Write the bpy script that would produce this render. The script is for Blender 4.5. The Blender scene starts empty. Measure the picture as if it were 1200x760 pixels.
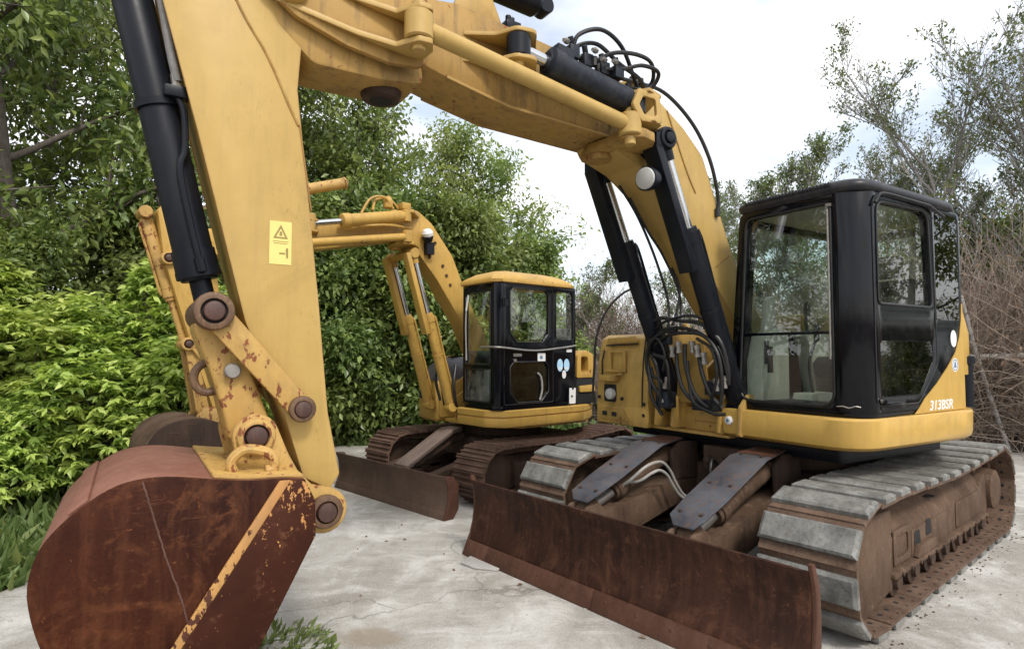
import bpy, bmesh, math, random
import numpy as np
from mathutils import Vector, Matrix

# ------------------------------------------------------------------ scene, camera, light
sc = bpy.context.scene
COL = sc.collection
R = math.radians

cam_d = bpy.data.cameras.new("camera")
cam_d.sensor_width = 36.0
cam_d.lens = 21.12
cam_d.clip_start = 0.05
cam_d.clip_end = 2000
cam = bpy.data.objects.new("camera", cam_d)
cam.location = (0, 0, 1.478)
cam.rotation_euler = (math.pi / 2 + 0.047, 0, 0)
COL.objects.link(cam)
sc.camera = cam

SUN_EL, SUN_AZ = 50.0, 150.0          # hazy sun behind the camera and to its right (azimuth from +Y, clockwise)
world = bpy.data.worlds.new("World")
sc.world = world
world.use_nodes = True
wn = world.node_tree
wn.nodes.clear()
w_out = wn.nodes.new("ShaderNodeOutputWorld")
w_bg = wn.nodes.new("ShaderNodeBackground")
w_bg.inputs["Strength"].default_value = 0.15
sky = wn.nodes.new("ShaderNodeTexSky")
sky.sky_type = 'NISHITA'
sky.sun_disc = False
sky.sun_elevation = R(SUN_EL)
sky.sun_rotation = R(SUN_AZ)
sky.air_density = 1.0
sky.dust_density = 3.0
sky.ozone_density = 1.0
# thin bright overcast: clouds wash most of the blue out of the sky, a few pale blue gaps stay
hs = wn.nodes.new("ShaderNodeHueSaturation")
hs.inputs["Saturation"].default_value = 0.9
hs.inputs["Value"].default_value = 1.0
tcw = wn.nodes.new("ShaderNodeTexCoord")
mpw = wn.nodes.new("ShaderNodeMapping")
mpw.inputs["Scale"].default_value = (1.2, 1.2, 3.0)
nzw = wn.nodes.new("ShaderNodeTexNoise")
nzw.inputs["Scale"].default_value = 2.2
nzw.inputs["Detail"].default_value = 5.0
rpw = wn.nodes.new("ShaderNodeValToRGB")
rpw.color_ramp.elements[0].position = 0.38
rpw.color_ramp.elements[1].position = 0.62
mxw = wn.nodes.new("ShaderNodeMix")
mxw.data_type = 'RGBA'
mxw.inputs[7].default_value = (6.3, 6.35, 6.4, 1)     # lit cloud
wn.links.new(tcw.outputs["Generated"], mpw.inputs["Vector"])
wn.links.new(mpw.outputs[0], nzw.inputs["Vector"])
wn.links.new(nzw.outputs["Fac"], rpw.inputs["Fac"])
mlw = wn.nodes.new("ShaderNodeMath"); mlw.operation = 'MULTIPLY_ADD'
mlw.inputs[1].default_value = 0.70; mlw.inputs[2].default_value = 0.27
wn.links.new(rpw.outputs["Color"], mlw.inputs[0])
wn.links.new(sky.outputs["Color"], hs.inputs["Color"])
wn.links.new(mlw.outputs[0], mxw.inputs[0])
wn.links.new(hs.outputs["Color"], mxw.inputs[6])
wn.links.new(mxw.outputs[2], w_bg.inputs["Color"])
wn.links.new(w_bg.outputs[0], w_out.inputs["Surface"])

sun_d = bpy.data.lights.new("sun", 'SUN')
sun_d.energy = 1.5
sun_d.angle = R(11)
sun_d.color = (1.0, 0.955, 0.88)
sun = bpy.data.objects.new("sun", sun_d)
sun.rotation_euler = (R(90 - SUN_EL), 0, R(180 - SUN_AZ))
sun.location = (0, 0, 30)
COL.objects.link(sun)

sc.view_settings.view_transform = 'Standard'
sc.view_settings.look = 'None'
sc.view_settings.exposure = 0.72
sc.view_settings.gamma = 1.0
sc.view_settings.use_curve_mapping = False
sc.cycles.max_bounces = 8
sc.cycles.transparent_max_bounces = 12
sc.cycles.use_denoising = True
sc.cycles.caustics_reflective = False
sc.cycles.caustics_refractive = False

# ------------------------------------------------------------------ materials
class NT:
    """tiny helper round a material's node tree"""
    def __init__(s, name):
        s.m = bpy.data.materials.new(name)
        s.m.use_nodes = True
        s.t = s.m.node_tree
        s.t.nodes.clear()
        s.out = s.t.nodes.new("ShaderNodeOutputMaterial")
        s.tc = s.t.nodes.new("ShaderNodeTexCoord")
    def n(s, kind, **kw):
        nd = s.t.nodes.new("ShaderNode" + kind)
        for k, v in kw.items():
            setattr(nd, k, v)
        return nd
    def l(s, a, b):
        s.t.links.new(a, b)
    def put(s, sock, val):
        if hasattr(val, "is_output"):
            s.l(val, sock)
        else:
            if isinstance(val, (tuple, list)) and len(val) == 3 and sock.type == 'RGBA':
                val = tuple(val) + (1,)
            sock.default_value = val
    def coord(s, scale=(1, 1, 1), src="Object"):
        mp = s.n("Mapping")
        s.l(getattr(s, 'base', None) or s.tc.outputs[src], mp.inputs["Vector"])
        mp.inputs["Scale"].default_value = scale
        return mp.outputs[0]
    def noise(s, scale, detail=4, rough=0.55, vec=None, dist=0.0):
        nd = s.n("TexNoise")
        nd.inputs["Scale"].default_value = scale
        nd.inputs["Detail"].default_value = detail
        nd.inputs["Roughness"].default_value = rough
        nd.inputs["Distortion"].default_value = dist
        s.l(vec if vec is not None else s.coord(), nd.inputs["Vector"])
        return nd.outputs["Fac"]
    def ramp(s, fac, a, b):
        """0..1 mask between thresholds a and b"""
        nd = s.n("MapRange", clamp=True)
        s.l(fac, nd.inputs[0])
        nd.inputs[1].default_value = a
        nd.inputs[2].default_value = b
        return nd.outputs[0]
    def mix(s, fac, a, b):
        nd = s.n("Mix", data_type='RGBA')
        s.put(nd.inputs[0], fac)
        s.put(nd.inputs[6], a)
        s.put(nd.inputs[7], b)
        return nd.outputs[2]
    def math(s, op, a, b=0.0, c=0.0):
        nd = s.n("Math", operation=op)
        s.put(nd.inputs[0], a); s.put(nd.inputs[1], b); s.put(nd.inputs[2], c)
        return nd.outputs[0]
    def bump(s, h, strength=0.2, dist=0.01):
        nd = s.n("Bump")
        nd.inputs["Strength"].default_value = strength
        nd.inputs["Distance"].default_value = dist
        s.l(h, nd.inputs["Height"])
        return nd.outputs[0]
    def edge(s, radius):
        """1 on convex/concave edges within the radius: worn paint"""
        bv = s.n("Bevel", samples=4)
        bv.inputs["Radius"].default_value = radius
        ge = s.n("NewGeometry")
        vm = s.n("VectorMath", operation='DOT_PRODUCT')
        s.l(bv.outputs[0], vm.inputs[0]); s.l(ge.outputs["Normal"], vm.inputs[1])
        return s.math('SUBTRACT', 1.0, vm.outputs["Value"])
    def pbr(s, col, rough=0.5, metal=0.0, normal=None, spec=0.5, coat=0.0, **kw):
        b = s.n("BsdfPrincipled")
        s.put(b.inputs["Base Color"], col)
        s.put(b.inputs["Roughness"], rough)
        s.put(b.inputs["Metallic"], metal)
        b.inputs["Specular IOR Level"].default_value = spec
        b.inputs["Coat Weight"].default_value = coat
        if normal is not None:
            s.l(normal, b.inputs["Normal"])
        for k, v in kw.items():
            s.put(b.inputs[k], v)
        s.l(b.outputs[0], s.out.inputs["Surface"])
        return s.m

def m_paint(name, c, c2, dirt=0.25, chips=0.0, edge=0.0, rough=0.45, dirtcol=(0.16, 0.11, 0.06), rust=(0.13, 0.045, 0.02), chipscale=28):
    t = NT(name)
    base = t.mix(t.ramp(t.noise(1.3, 3), 0.35, 0.7), c, c2)
    # fine unevenness of sun-bleached paint
    base = t.mix(t.math('MULTIPLY', t.ramp(t.noise(9, 5, 0.6), 0.45, 0.75), 0.25), base, tuple(min(1, x * 1.18 + 0.02) for x in c2))
    # dust and run-off streaks
    st = t.noise(6, 6, 0.65, t.coord((3.2, 3.2, 0.35)))
    base = t.mix(t.math('MULTIPLY', t.ramp(st, 0.50, 0.80), dirt), base, dirtcol)
    gr = t.noise(2.1, 7, 0.7)
    base = t.mix(t.math('MULTIPLY', t.ramp(gr, 0.52, 0.74), dirt * 0.9), base, dirtcol)
    # thin scratches in a few rubbed areas
    ln = t.math('ABSOLUTE', t.math('SUBTRACT', t.noise(5, 2, 0.5, t.coord((7, 7, 1.1))), 0.5))
    scr = t.math('MULTIPLY', t.ramp(ln, 0.010, 0.002), t.ramp(t.noise(3.4, 3), 0.50, 0.64))
    base = t.mix(t.math('MULTIPLY', scr, min(1, 0.25 + dirt)), base, tuple(x * 0.45 for x in c))
    # grease and soot blotches
    bl = t.noise(1.7, 6, 0.68, dist=0.8)
    base = t.mix(t.math('MULTIPLY', t.ramp(bl, 0.53, 0.72), min(0.8, dirt * 1.5)), base, tuple(x * 0.38 for x in c))
    mask = None
    if chips > 0:
        cn = t.noise(chipscale, 4, 0.6, t.coord((1, 1, 0.6)))
        area = t.noise(3.0, 3, 0.5)
        f = t.math('ADD', cn, t.math('MULTIPLY', t.math('SUBTRACT', area, 0.5), 0.5))
        mask = t.ramp(f, 0.70 - 0.25 * chips, 0.73 - 0.25 * chips)
    if edge > 0:
        e = t.ramp(t.math('ADD', t.math('MULTIPLY', t.edge(edge), 3.0), t.math('SUBTRACT', t.noise(22, 4, 0.65), 0.5)), 0.35, 0.55)
        mask = e if mask is None else t.math('MAXIMUM', mask, e)
    rv = t.math('MULTIPLY_ADD', t.noise(14, 4), 0.25, rough - 0.12)
    col = base
    if mask is not None:
        rc = t.mix(t.noise(17, 3), rust, tuple(x * 2.1 for x in rust))
        col = t.mix(mask, base, rc)
        rv = t.math('MULTIPLY_ADD', mask, 0.3, rv)
    hgt = t.noise(70, 3)
    if mask is not None:
        hgt = t.math('SUBTRACT', t.math('MULTIPLY', hgt, 0.2), mask)
        nb = t.bump(hgt, 0.25, 0.002)
    else:
        nb = t.bump(hgt, 0.04, 0.002)
    return t.pbr(col, rv, 0.0, nb, spec=0.4)

def m_rust(name, a, b, c, rough=0.62, scale=1.0, streak=0.4, spec=0.45, metal=0.0, bump=0.25, hard=0.35, rand=False, patch=0.0, dent=0.0):
    t = NT(name)
    if rand:      # every copy shows another patch of the pattern
        oi = t.n('ObjectInfo'); va = t.n('VectorMath', operation='SCALE'); ad = t.n('VectorMath', operation='ADD')
        cb = t.n('CombineXYZ'); t.l(oi.outputs['Random'], cb.inputs[0]); t.l(t.math('FRACT', t.math('MULTIPLY', oi.outputs['Random'], 17.3)), cb.inputs[1])
        t.l(cb.outputs[0], va.inputs[0]); va.inputs['Scale'].default_value = 37.0
        t.l(t.tc.outputs['Object'], ad.inputs[0]); t.l(va.outputs[0], ad.inputs[1])
        t.base = ad.outputs[0]
    n1 = t.noise(2.3 * scale, 6, 0.62)
    n2 = t.noise(11 * scale, 6, 0.7, dist=0.6)
    st = t.noise(7 * scale, 5, 0.6, t.coord((2.5, 2.5, 0.25)))
    col = t.mix(t.ramp(n1, 0.35, 0.68), a, b)
    col = t.mix(t.math('MULTIPLY', t.ramp(st, 0.45, 0.75), streak), col, c)
    col = t.mix(t.math('MULTIPLY', t.ramp(n2, 0.58, 0.70), hard), col, c)
    col = t.mix(t.math('MULTIPLY', t.ramp(t.noise(60 * scale, 3), 0.5, 0.75), 0.35), col, tuple(x * 0.45 for x in a))
    if patch:      # flaked orange patches and fine scrape marks
        n3 = t.noise(3.6 * scale, 7, 0.72, dist=1.2)
        col = t.mix(t.math('MULTIPLY', t.ramp(n3, 0.52, 0.66), patch), col, tuple(x * 1.25 for x in c))
        n4 = t.noise(19 * scale, 5, 0.75, dist=0.4)
        col = t.mix(t.math('MULTIPLY', t.ramp(n4, 0.64, 0.70), min(1, patch * 2)), col, tuple(x * 1.7 for x in c))
        ln = t.math('ABSOLUTE', t.math('SUBTRACT', t.noise(4, 2, 0.5, t.coord((1.2, 1.2, 6))), 0.5))
        col = t.mix(t.math('MULTIPLY', t.math('MULTIPLY', t.ramp(ln, 0.008, 0.001), t.ramp(t.noise(2.4, 3), 0.5, 0.62)), 0.16), col, tuple(x * 1.5 for x in c))
    rv = t.math('MULTIPLY_ADD', n2, 0.35, rough - 0.18)
    hgt = t.noise(85 * scale, 4, 0.7)
    if dent:
        hgt = t.math('ADD', t.math('MULTIPLY', hgt, 0.3), t.math('MULTIPLY', t.noise(5.5, 3, 0.5), dent))
    return t.pbr(col, rv, metal, t.bump(hgt, bump, 0.003 if not dent else 0.012), spec=spec)

def m_plain(name, c, rough=0.5, metal=0.0, spec=0.5, var=0.25, scale=12, bump=0.1, coat=0.0, dust=0.0, c2=None):
    t = NT(name)
    col = t.mix(t.math('MULTIPLY', t.ramp(t.noise(scale, 5, 0.65), 0.35, 0.72), var), c, c2 or tuple(min(1, x * 1.9 + 0.01) for x in c))
    if dust:
        col = t.mix(t.math('MULTIPLY', t.ramp(t.noise(4, 6, 0.7, t.coord((2, 2, 0.6))), 0.48, 0.72), dust), col, (0.30, 0.26, 0.20))
    rv = t.math('MULTIPLY_ADD', t.noise(scale * 1.7, 4), 0.2, rough - 0.1)
    return t.pbr(col, rv, metal, t.bump(t.noise(60, 3), bump, 0.002), spec=spec, coat=coat)

def m_glass(name, tint, refl=1.0, dirt=0.06, rough=0.0):
    t = NT(name)
    tr = t.n("BsdfTransparent"); tr.inputs[0].default_value = tint + (1,)
    gl = t.n("BsdfGlossy"); gl.inputs["Roughness"].default_value = rough
    gl.inputs[0].default_value = (refl, refl, refl, 1)
    fr = t.n("Fresnel"); fr.inputs["IOR"].default_value = 1.9
    mx = t.n("MixShader")
    ge = t.n("NewGeometry")
    t.l(t.math('MULTIPLY', fr.outputs[0], t.math('SUBTRACT', 1.0, ge.outputs["Backfacing"])), mx.inputs[0]); t.l(tr.outputs[0], mx.inputs[1]); t.l(gl.outputs[0], mx.inputs[2])
    df = t.n("BsdfDiffuse"); df.inputs[0].default_value = (0.42, 0.40, 0.36, 1)
    m2 = t.n("MixShader")
    t.l(t.math('MULTIPLY', t.ramp(t.noise(3.5, 7, 0.72), 0.42, 0.8), dirt * 2.2), m2.inputs[0])
    t.l(mx.outputs[0], m2.inputs[1]); t.l(df.outputs[0], m2.inputs[2])
    t.l(m2.outputs[0], t.out.inputs["Surface"])
    return t.m

def m_leaf(name, c1, c2, c3, rough=0.42, trans=0.35, patch=0.35):
    """c1..c2 leaf to leaf, c3 a few odd (young or yellowing) leaves; patch: colour drift through the plant"""
    t = NT(name)
    at = t.n("Attribute", attribute_name="rnd")
    oi = t.n("ObjectInfo")
    col = t.mix(at.outputs["Fac"], c1, c2)
    col = t.mix(t.math('MULTIPLY', t.ramp(t.noise(0.9, 3), 0.40, 0.66), patch), col, c3)
    col = t.mix(t.math('MULTIPLY', t.ramp(at.outputs["Fac"], 0.90, 0.93), 0.6), col, c3)
    hsv = t.n("HueSaturation")
    t.put(hsv.inputs["Value"], t.math('MULTIPLY_ADD', oi.outputs["Random"], 0.25, 0.88))
    t.put(hsv.inputs["Hue"], t.math('MULTIPLY_ADD', oi.outputs["Random"], 0.02, 0.49))
    t.l(col, hsv.inputs["Color"])
    p = t.n("BsdfPrincipled")
    t.l(hsv.outputs[0], p.inputs["Base Color"])
    p.inputs["Roughness"].default_value = rough
    p.inputs["Specular IOR Level"].default_value = 0.5
    tl = t.n("BsdfTranslucent")
    lt = t.n("HueSaturation"); lt.inputs["Value"].default_value = 1.5; lt.inputs["Saturation"].default_value = 1.1
    t.l(hsv.outputs[0], lt.inputs["Color"]); t.l(lt.outputs[0], tl.inputs[0])
    mx = t.n("MixShader"); mx.inputs[0].default_value = trans
    t.l(p.outputs[0], mx.inputs[1]); t.l(tl.outputs[0], mx.inputs[2])
    t.l(mx.outputs[0], t.out.inputs["Surface"])
    return t.m

def m_concrete(name):
    t = NT(name)
    v = t.coord()
    big = t.noise(0.55, 6, 0.62, v)
    mid = t.noise(2.3, 7, 0.7, v, 0.5)
    fin = t.noise(34, 5, 0.75, v)
    grit = t.noise(95, 3, 0.7, v)
    speck = t.noise(38, 3, 0.75, v)
    c = t.mix(t.ramp(big, 0.34, 0.64), (0.275, 0.256, 0.222), (0.44, 0.422, 0.385))
    c = t.mix(t.math('MULTIPLY', t.ramp(mid, 0.49, 0.64), 0.75), c, (0.60, 0.585, 0.55))
    c = t.mix(t.math('MULTIPLY', t.ramp(mid, 0.46, 0.33), 0.6), c, (0.20, 0.182, 0.155))
    # scuffs dragged by the crawler tracks
    sc_ = t.noise(3.0, 6, 0.7, t.coord((0.6, 3.2, 1)))
    c = t.mix(t.math('MULTIPLY', t.ramp(sc_, 0.54, 0.70), 0.5), c, (0.60, 0.59, 0.57))
    sd = t.noise(2.2, 6, 0.72, t.coord((2.6, 0.7, 1)))
    c = t.mix(t.math('MULTIPLY', t.ramp(sd, 0.55, 0.72), 0.5), c, (0.19, 0.175, 0.155))
    c = t.mix(t.math('MULTIPLY', t.ramp(fin, 0.54, 0.72), 0.45), c, (0.20, 0.187, 0.168))
    c = t.mix(t.math('MULTIPLY', t.ramp(grit, 0.55, 0.68), 0.5), c, (0.64, 0.63, 0.61))
    c = t.mix(t.math('MULTIPLY', t.ramp(grit, 0.43, 0.32), 0.5), c, (0.15, 0.14, 0.125))
    wob = t.math('MULTIPLY', t.math('SUBTRACT', t.noise(5, 5, 0.65), 0.5), 1.5)
    # damp patch of brown mud
    px_ = t.n("SeparateXYZ"); t.l(t.tc.outputs["Object"], px_.inputs[0])
    dx = t.math('MULTIPLY', t.math('ADD', px_.outputs["X"], 0.74), 5.2)
    dy = t.math('MULTIPLY', t.math('SUBTRACT', px_.outputs["Y"], 3.20), 8.0)
    dd = t.math('ADD', t.math('SQRT', t.math('ADD', t.math('MULTIPLY', dx, dx), t.math('MULTIPLY', dy, dy))), wob)
    c = t.mix(t.math('MULTIPLY', t.ramp(dd, 1.05, 0.6), 0.6), c, (0.27, 0.215, 0.155))
    # cracks
    vo = t.n("TexVoronoi", feature='DISTANCE_TO_EDGE'); vo.inputs["Scale"].default_value = 0.42
    wv = t.n("VectorMath", operation='ADD')
    nz = t.n("TexNoise"); nz.inputs["Scale"].default_value = 2.0; nz.inputs["Detail"].default_value = 6
    t.l(v, nz.inputs["Vector"]); t.l(v, wv.inputs[0]); t.l(nz.outputs["Color"], wv.inputs[1])
    t.l(wv.outputs[0], vo.inputs["Vector"])
    crack = t.ramp(vo.outputs["Distance"], 0.006, 0.0015)
    c = t.mix(t.math('MULTIPLY', crack, 0.4), c, (0.10, 0.09, 0.075))
    h = t.math('ADD', t.math('MULTIPLY', fin, 0.6), t.math('MULTIPLY', grit, 0.5))
    h = t.math('SUBTRACT', h, t.math('MULTIPLY', crack, 0.4))
    return t.pbr(c, 0.9, 0.0, t.bump(h, 0.7, 0.008), spec=0.25)

def m_soil(name):
    t = NT(name)
    c = t.mix(t.ramp(t.noise(1.2, 6, 0.7), 0.35, 0.65), (0.075, 0.05, 0.033), (0.15, 0.105, 0.07))
    c = t.mix(t.math('MULTIPLY', t.ramp(t.noise(24, 5, 0.7), 0.5, 0.7), 0.6), c, (0.22, 0.16, 0.11))
    return t.pbr(c, 0.95, 0, t.bump(t.noise(20, 6, 0.75), 0.8, 0.03), spec=0.15)

def m_cutter(name):
    """rusty wear plate with the last flakes of yellow paint near its top end"""
    t = NT(name)
    n1 = t.noise(2.6, 6, 0.65)
    col = t.mix(t.ramp(n1, 0.35, 0.7), (0.026, 0.0075, 0.0042), (0.056, 0.0165, 0.0080))
    col = t.mix(t.math('MULTIPLY', t.ramp(t.noise(13, 6, 0.7), 0.58, 0.68), 0.4), col, (0.17, 0.075, 0.04))
    sx = t.n("SeparateXYZ"); t.l(t.tc.outputs["Object"], sx.inputs[0])
    hi = t.ramp(sx.outputs["Z"], 0.66, 0.94)
    fl = t.math('ADD', t.noise(34, 5, 0.7, t.coord((1.3, 1, 0.7))), t.math('MULTIPLY', hi, 0.16))
    fm = t.ramp(fl, 0.665, 0.69)
    col = t.mix(fm, col, t.mix(t.noise(20, 3), (0.50, 0.27, 0.09), (0.40, 0.17, 0.06)))
    rv = t.math('MULTIPLY_ADD', n1, 0.3, 0.42)
    return t.pbr(col, rv, 0, t.bump(t.math('ADD', t.math('MULTIPLY', t.noise(80, 4), 0.4), fm), 0.3, 0.003), spec=0.14)

M = {}
M['yellow'] = m_paint('yellow_paint', (0.455, 0.300, 0.088), (0.485, 0.325, 0.100), dirt=0.20, chips=0.0, edge=0.014, rough=0.46)
M['yellow_dull'] = m_paint('dull_yellow_paint', (0.42, 0.262, 0.066), (0.46, 0.292, 0.082), dirt=0.52, chips=0.04, edge=0.012, rough=0.5)
M['yellow_deep'] = m_paint('deep_yellow_paint', (0.50, 0.310, 0.070), (0.53, 0.335, 0.085), dirt=0.20, chips=0.0, rough=0.36)
M['yellow_worn'] = m_paint('worn_yellow_paint', (0.45, 0.275, 0.075), (0.48, 0.30, 0.09), dirt=0.45, chips=0.42, edge=0.016, rough=0.55, chipscale=30)
M['yellow_flaked'] = m_paint('flaked_yellow_paint', (0.46, 0.25, 0.075), (0.40, 0.195, 0.06), dirt=0.5, chips=0.55, rough=0.6, rust=(0.045, 0.015, 0.008), chipscale=44)
M['yellow2'] = m_paint('golden_paint', (0.47, 0.285, 0.058), (0.51, 0.315, 0.076), dirt=0.42, chips=0.07, edge=0.010, rough=0.5)
M['yellow_grimy'] = m_paint('grimy_yellow_paint', (0.36, 0.215, 0.055), (0.41, 0.25, 0.07), dirt=0.85, chips=0.10, edge=0.014, rough=0.6, dirtcol=(0.10, 0.062, 0.030))
M['rust_bucket'] = m_rust('rust_bucket', (0.020, 0.0048, 0.0024), (0.055, 0.0145, 0.0062), (0.15, 0.055, 0.022), rough=0.56, streak=0.25, spec=0.12, bump=0.5, hard=0.42, scale=1.25, patch=0.28, dent=0.7)
M['rust_wrap'] = m_rust('rust_wrapper', (0.18, 0.075, 0.050), (0.245, 0.112, 0.078), (0.31, 0.165, 0.12), rough=0.65, streak=0.3, bump=0.2, spec=0.3)
M['rust_blade'] = m_rust('rust_blade', (0.020, 0.0080, 0.0050), (0.052, 0.0205, 0.0122), (0.14, 0.062, 0.034), rough=0.6, streak=0.30, bump=0.6, scale=1.15, spec=0.16, hard=0.45, patch=0.26, dent=0.6)
M['rust_edge'] = m_rust('rust_cutting_edge', (0.060, 0.026, 0.016), (0.10, 0.044, 0.028), (0.16, 0.085, 0.055), rough=0.65, streak=0.3, spec=0.25)
M['mud'] = m_rust('mud_steel', (0.060, 0.035, 0.022), (0.140, 0.088, 0.057), (0.24, 0.168, 0.117), rough=0.85, streak=0.18, spec=0.25, scale=1.5, bump=0.8, hard=0.6)
M['mud_dark'] = m_rust('dark_mud_steel', (0.035, 0.022, 0.016), (0.075, 0.045, 0.030), (0.14, 0.085, 0.055), rough=0.8, streak=0.3, spec=0.3)
M['rust_track'] = m_rust('rust_track', (0.070, 0.038, 0.026), (0.125, 0.068, 0.047), (0.20, 0.12, 0.085), rough=0.7, scale=1.6, streak=0.3, spec=0.4)
M['rust_boss'] = m_rust('rust_boss', (0.075, 0.036, 0.022), (0.15, 0.085, 0.045), (0.30, 0.19, 0.085), rough=0.6, scale=2.2, hard=0.6)
M['pin'] = m_rust('rust_pin', (0.035, 0.014, 0.010), (0.075, 0.030, 0.020), (0.14, 0.065, 0.04), rough=0.5, scale=3, spec=0.6)
M['pad'] = m_rust('worn_track_pad', (0.105, 0.106, 0.097), (0.29, 0.29, 0.27), (0.070, 0.050, 0.036), rough=0.55, scale=2.4, streak=0.55, spec=0.4, hard=0.8, rand=True, bump=0.5, dent=0.5)
M['shoe_rust'] = m_rust('shoe_rust', (0.078, 0.044, 0.028), (0.150, 0.096, 0.065), (0.25, 0.180, 0.130), rough=0.75, scale=2.5, streak=0.3, spec=0.3, hard=0.6, rand=True, bump=0.6)
M['shoe_bar'] = m_rust('rusty_grouser', (0.080, 0.044, 0.030), (0.15, 0.088, 0.062), (0.24, 0.155, 0.115), rough=0.65, scale=2.5, streak=0.3, spec=0.4, hard=0.5, rand=True)
M['guard'] = m_rust('worn_guard_plate', (0.034, 0.042, 0.055), (0.095, 0.105, 0.120), (0.13, 0.068, 0.044), rough=0.5, scale=1.8, streak=0.6, spec=0.35, hard=0.8, bump=0.4, patch=0.35, dent=0.4)
M['guard2'] = m_rust('rusty_guard_plate', (0.13, 0.090, 0.072), (0.19, 0.140, 0.115), (0.26, 0.19, 0.15), rough=0.7, scale=1.5, streak=0.4)
M['blade2'] = m_rust('brown_blade', (0.075, 0.048, 0.034), (0.110, 0.072, 0.052), (0.16, 0.105, 0.075), rough=0.75, streak=0.3, hard=0.3, spec=0.2, patch=0.15, dent=0.4)
M['black'] = m_plain('black_cab_paint', (0.0022, 0.0026, 0.0045), rough=0.14, spec=0.28, var=0.5, bump=0.008, coat=0.0, dust=0.012, c2=(0.004, 0.005, 0.008))
M['blackroof'] = m_plain('dusty_black_roof', (0.012, 0.0125, 0.016), rough=0.42, var=0.5, bump=0.1, dust=0.10, c2=(0.020, 0.020, 0.024), spec=0.35)
M['cyl_black'] = m_plain('black_cylinder_paint', (0.006, 0.0075, 0.012), rough=0.38, var=0.5, scale=16, bump=0.10, dust=0.03, c2=(0.008, 0.010, 0.016), spec=0.22)
M['boot'] = m_plain('scuffed_black_barrel', (0.008, 0.011, 0.017), rough=0.5, var=0.9, scale=30, bump=0.35, dust=0.06, c2=(0.026, 0.033, 0.044), spec=0.3)
M['hose'] = m_plain('rubber_hose', (0.006, 0.006, 0.007), rough=0.45, var=0.4, bump=0.15, dust=0.06, c2=(0.018, 0.018, 0.019))
M['hose_grey'] = m_plain('grey_sleeved_hose', (0.16, 0.155, 0.15), rough=0.8, var=0.5, scale=40, bump=0.4)
M['chrome'] = m_plain('chrome_rod', (0.55, 0.56, 0.57), rough=0.22, metal=1.0, var=0.15, bump=0.02)
M['steel'] = m_plain('fitting_steel', (0.24, 0.225, 0.205), rough=0.48, metal=0.7, var=0.5, bump=0.1)
M['pipe'] = m_plain('dirty_white_pipe', (0.26, 0.25, 0.23), rough=0.6, var=0.5, dust=0.6)
M['plastic'] = m_plain('beige_cab_plastic', (0.40, 0.385, 0.32), rough=0.6, var=0.15, dust=0.15)
M['seat'] = m_plain('dark_seat_cloth', (0.016, 0.018, 0.021), rough=0.85, var=0.4, scale=40, bump=0.3)
M['dark'] = m_plain('dark_void', (0.008, 0.008, 0.008), rough=0.8, var=0.2)
M['white'] = m_plain('white_sticker', (0.74, 0.74, 0.73), rough=0.45, var=0.08, bump=0.0)
M['blue'] = m_plain('pale_blue_sticker', (0.36, 0.58, 0.82), rough=0.4, var=0.3, bump=0.0)
M['bluegrey'] = m_plain('blue_grey_print', (0.13, 0.20, 0.32), rough=0.5, var=0.1, bump=0.0)
M['label'] = m_plain('pale_yellow_label', (0.72, 0.58, 0.18), rough=0.5, var=0.08, bump=0.0)
M['print'] = m_plain('faded_print', (0.26, 0.20, 0.055), rough=0.6, var=0.1, bump=0.0)
M['printdark'] = m_plain('black_print', (0.02, 0.02, 0.02), rough=0.6, var=0.1, bump=0.0)
M['lens'] = m_plain('lamp_lens', (0.42, 0.42, 0.40), rough=0.25, var=0.2, bump=0.05)
M['glass'] = m_glass('cab_glass', (0.89, 0.94, 0.915), 1.0, 0.05)
M['glass_dark'] = m_glass('tinted_glass', (0.26, 0.30, 0.29), 1.0, 0.02)
M['film'] = m_glass('dusty_plastic_sheet', (0.80, 0.84, 0.87), 0.7, 0.20, 0.12)
M['cutter'] = m_cutter('wear_plate')
M['concrete'] = m_concrete('yard_concrete')
M['soil'] = m_soil('soil')
M['weld'] = m_rust('weld_bead', (0.075, 0.032, 0.022), (0.14, 0.075, 0.055), (0.05, 0.02, 0.014), rough=0.6, scale=4)
M['stone'] = m_rust('chipped_slab', (0.34, 0.33, 0.31), (0.46, 0.45, 0.43), (0.25, 0.22, 0.19), rough=0.9, spec=0.2)
M['clod'] = m_rust('mud_clod', (0.05, 0.038, 0.028), (0.10, 0.075, 0.055), (0.16, 0.12, 0.09), rough=0.95, spec=0.15)
M['bark'] = m_rust('bark', (0.085, 0.07, 0.058), (0.16, 0.14, 0.12), (0.24, 0.215, 0.19), rough=0.95, spec=0.1, scale=3, bump=0.6)
M['bark_pale'] = m_rust('pale_bark', (0.24, 0.225, 0.21), (0.36, 0.345, 0.325), (0.45, 0.435, 0.415), rough=0.95, spec=0.1, scale=3)
M['dry'] = m_rust('dry_stems', (0.17, 0.128, 0.100), (0.32, 0.258, 0.208), (0.50, 0.44, 0.38), rough=0.95, spec=0.1, scale=0.6, hard=0.5)
M['dryleaf'] = m_leaf('dry_leaf', (0.17, 0.105, 0.065), (0.27, 0.175, 0.11), (0.11, 0.065, 0.045), rough=0.8, trans=0.2)
M['leaf_dark'] = m_leaf('dark_leaf', (0.070, 0.112, 0.032), (0.175, 0.235, 0.075), (0.26, 0.30, 0.085), rough=0.36, trans=0.28, patch=0.45)
M['leaf_mid'] = m_leaf('mid_leaf', (0.115, 0.170, 0.045), (0.25, 0.315, 0.090), (0.36, 0.40, 0.11), rough=0.4, trans=0.35, patch=0.55)
M['leaf_lime'] = m_leaf('lime_leaf', (0.32, 0.43, 0.085), (0.48, 0.57, 0.145), (0.60, 0.65, 0.22), rough=0.42, trans=0.32, patch=0.45)
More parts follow.
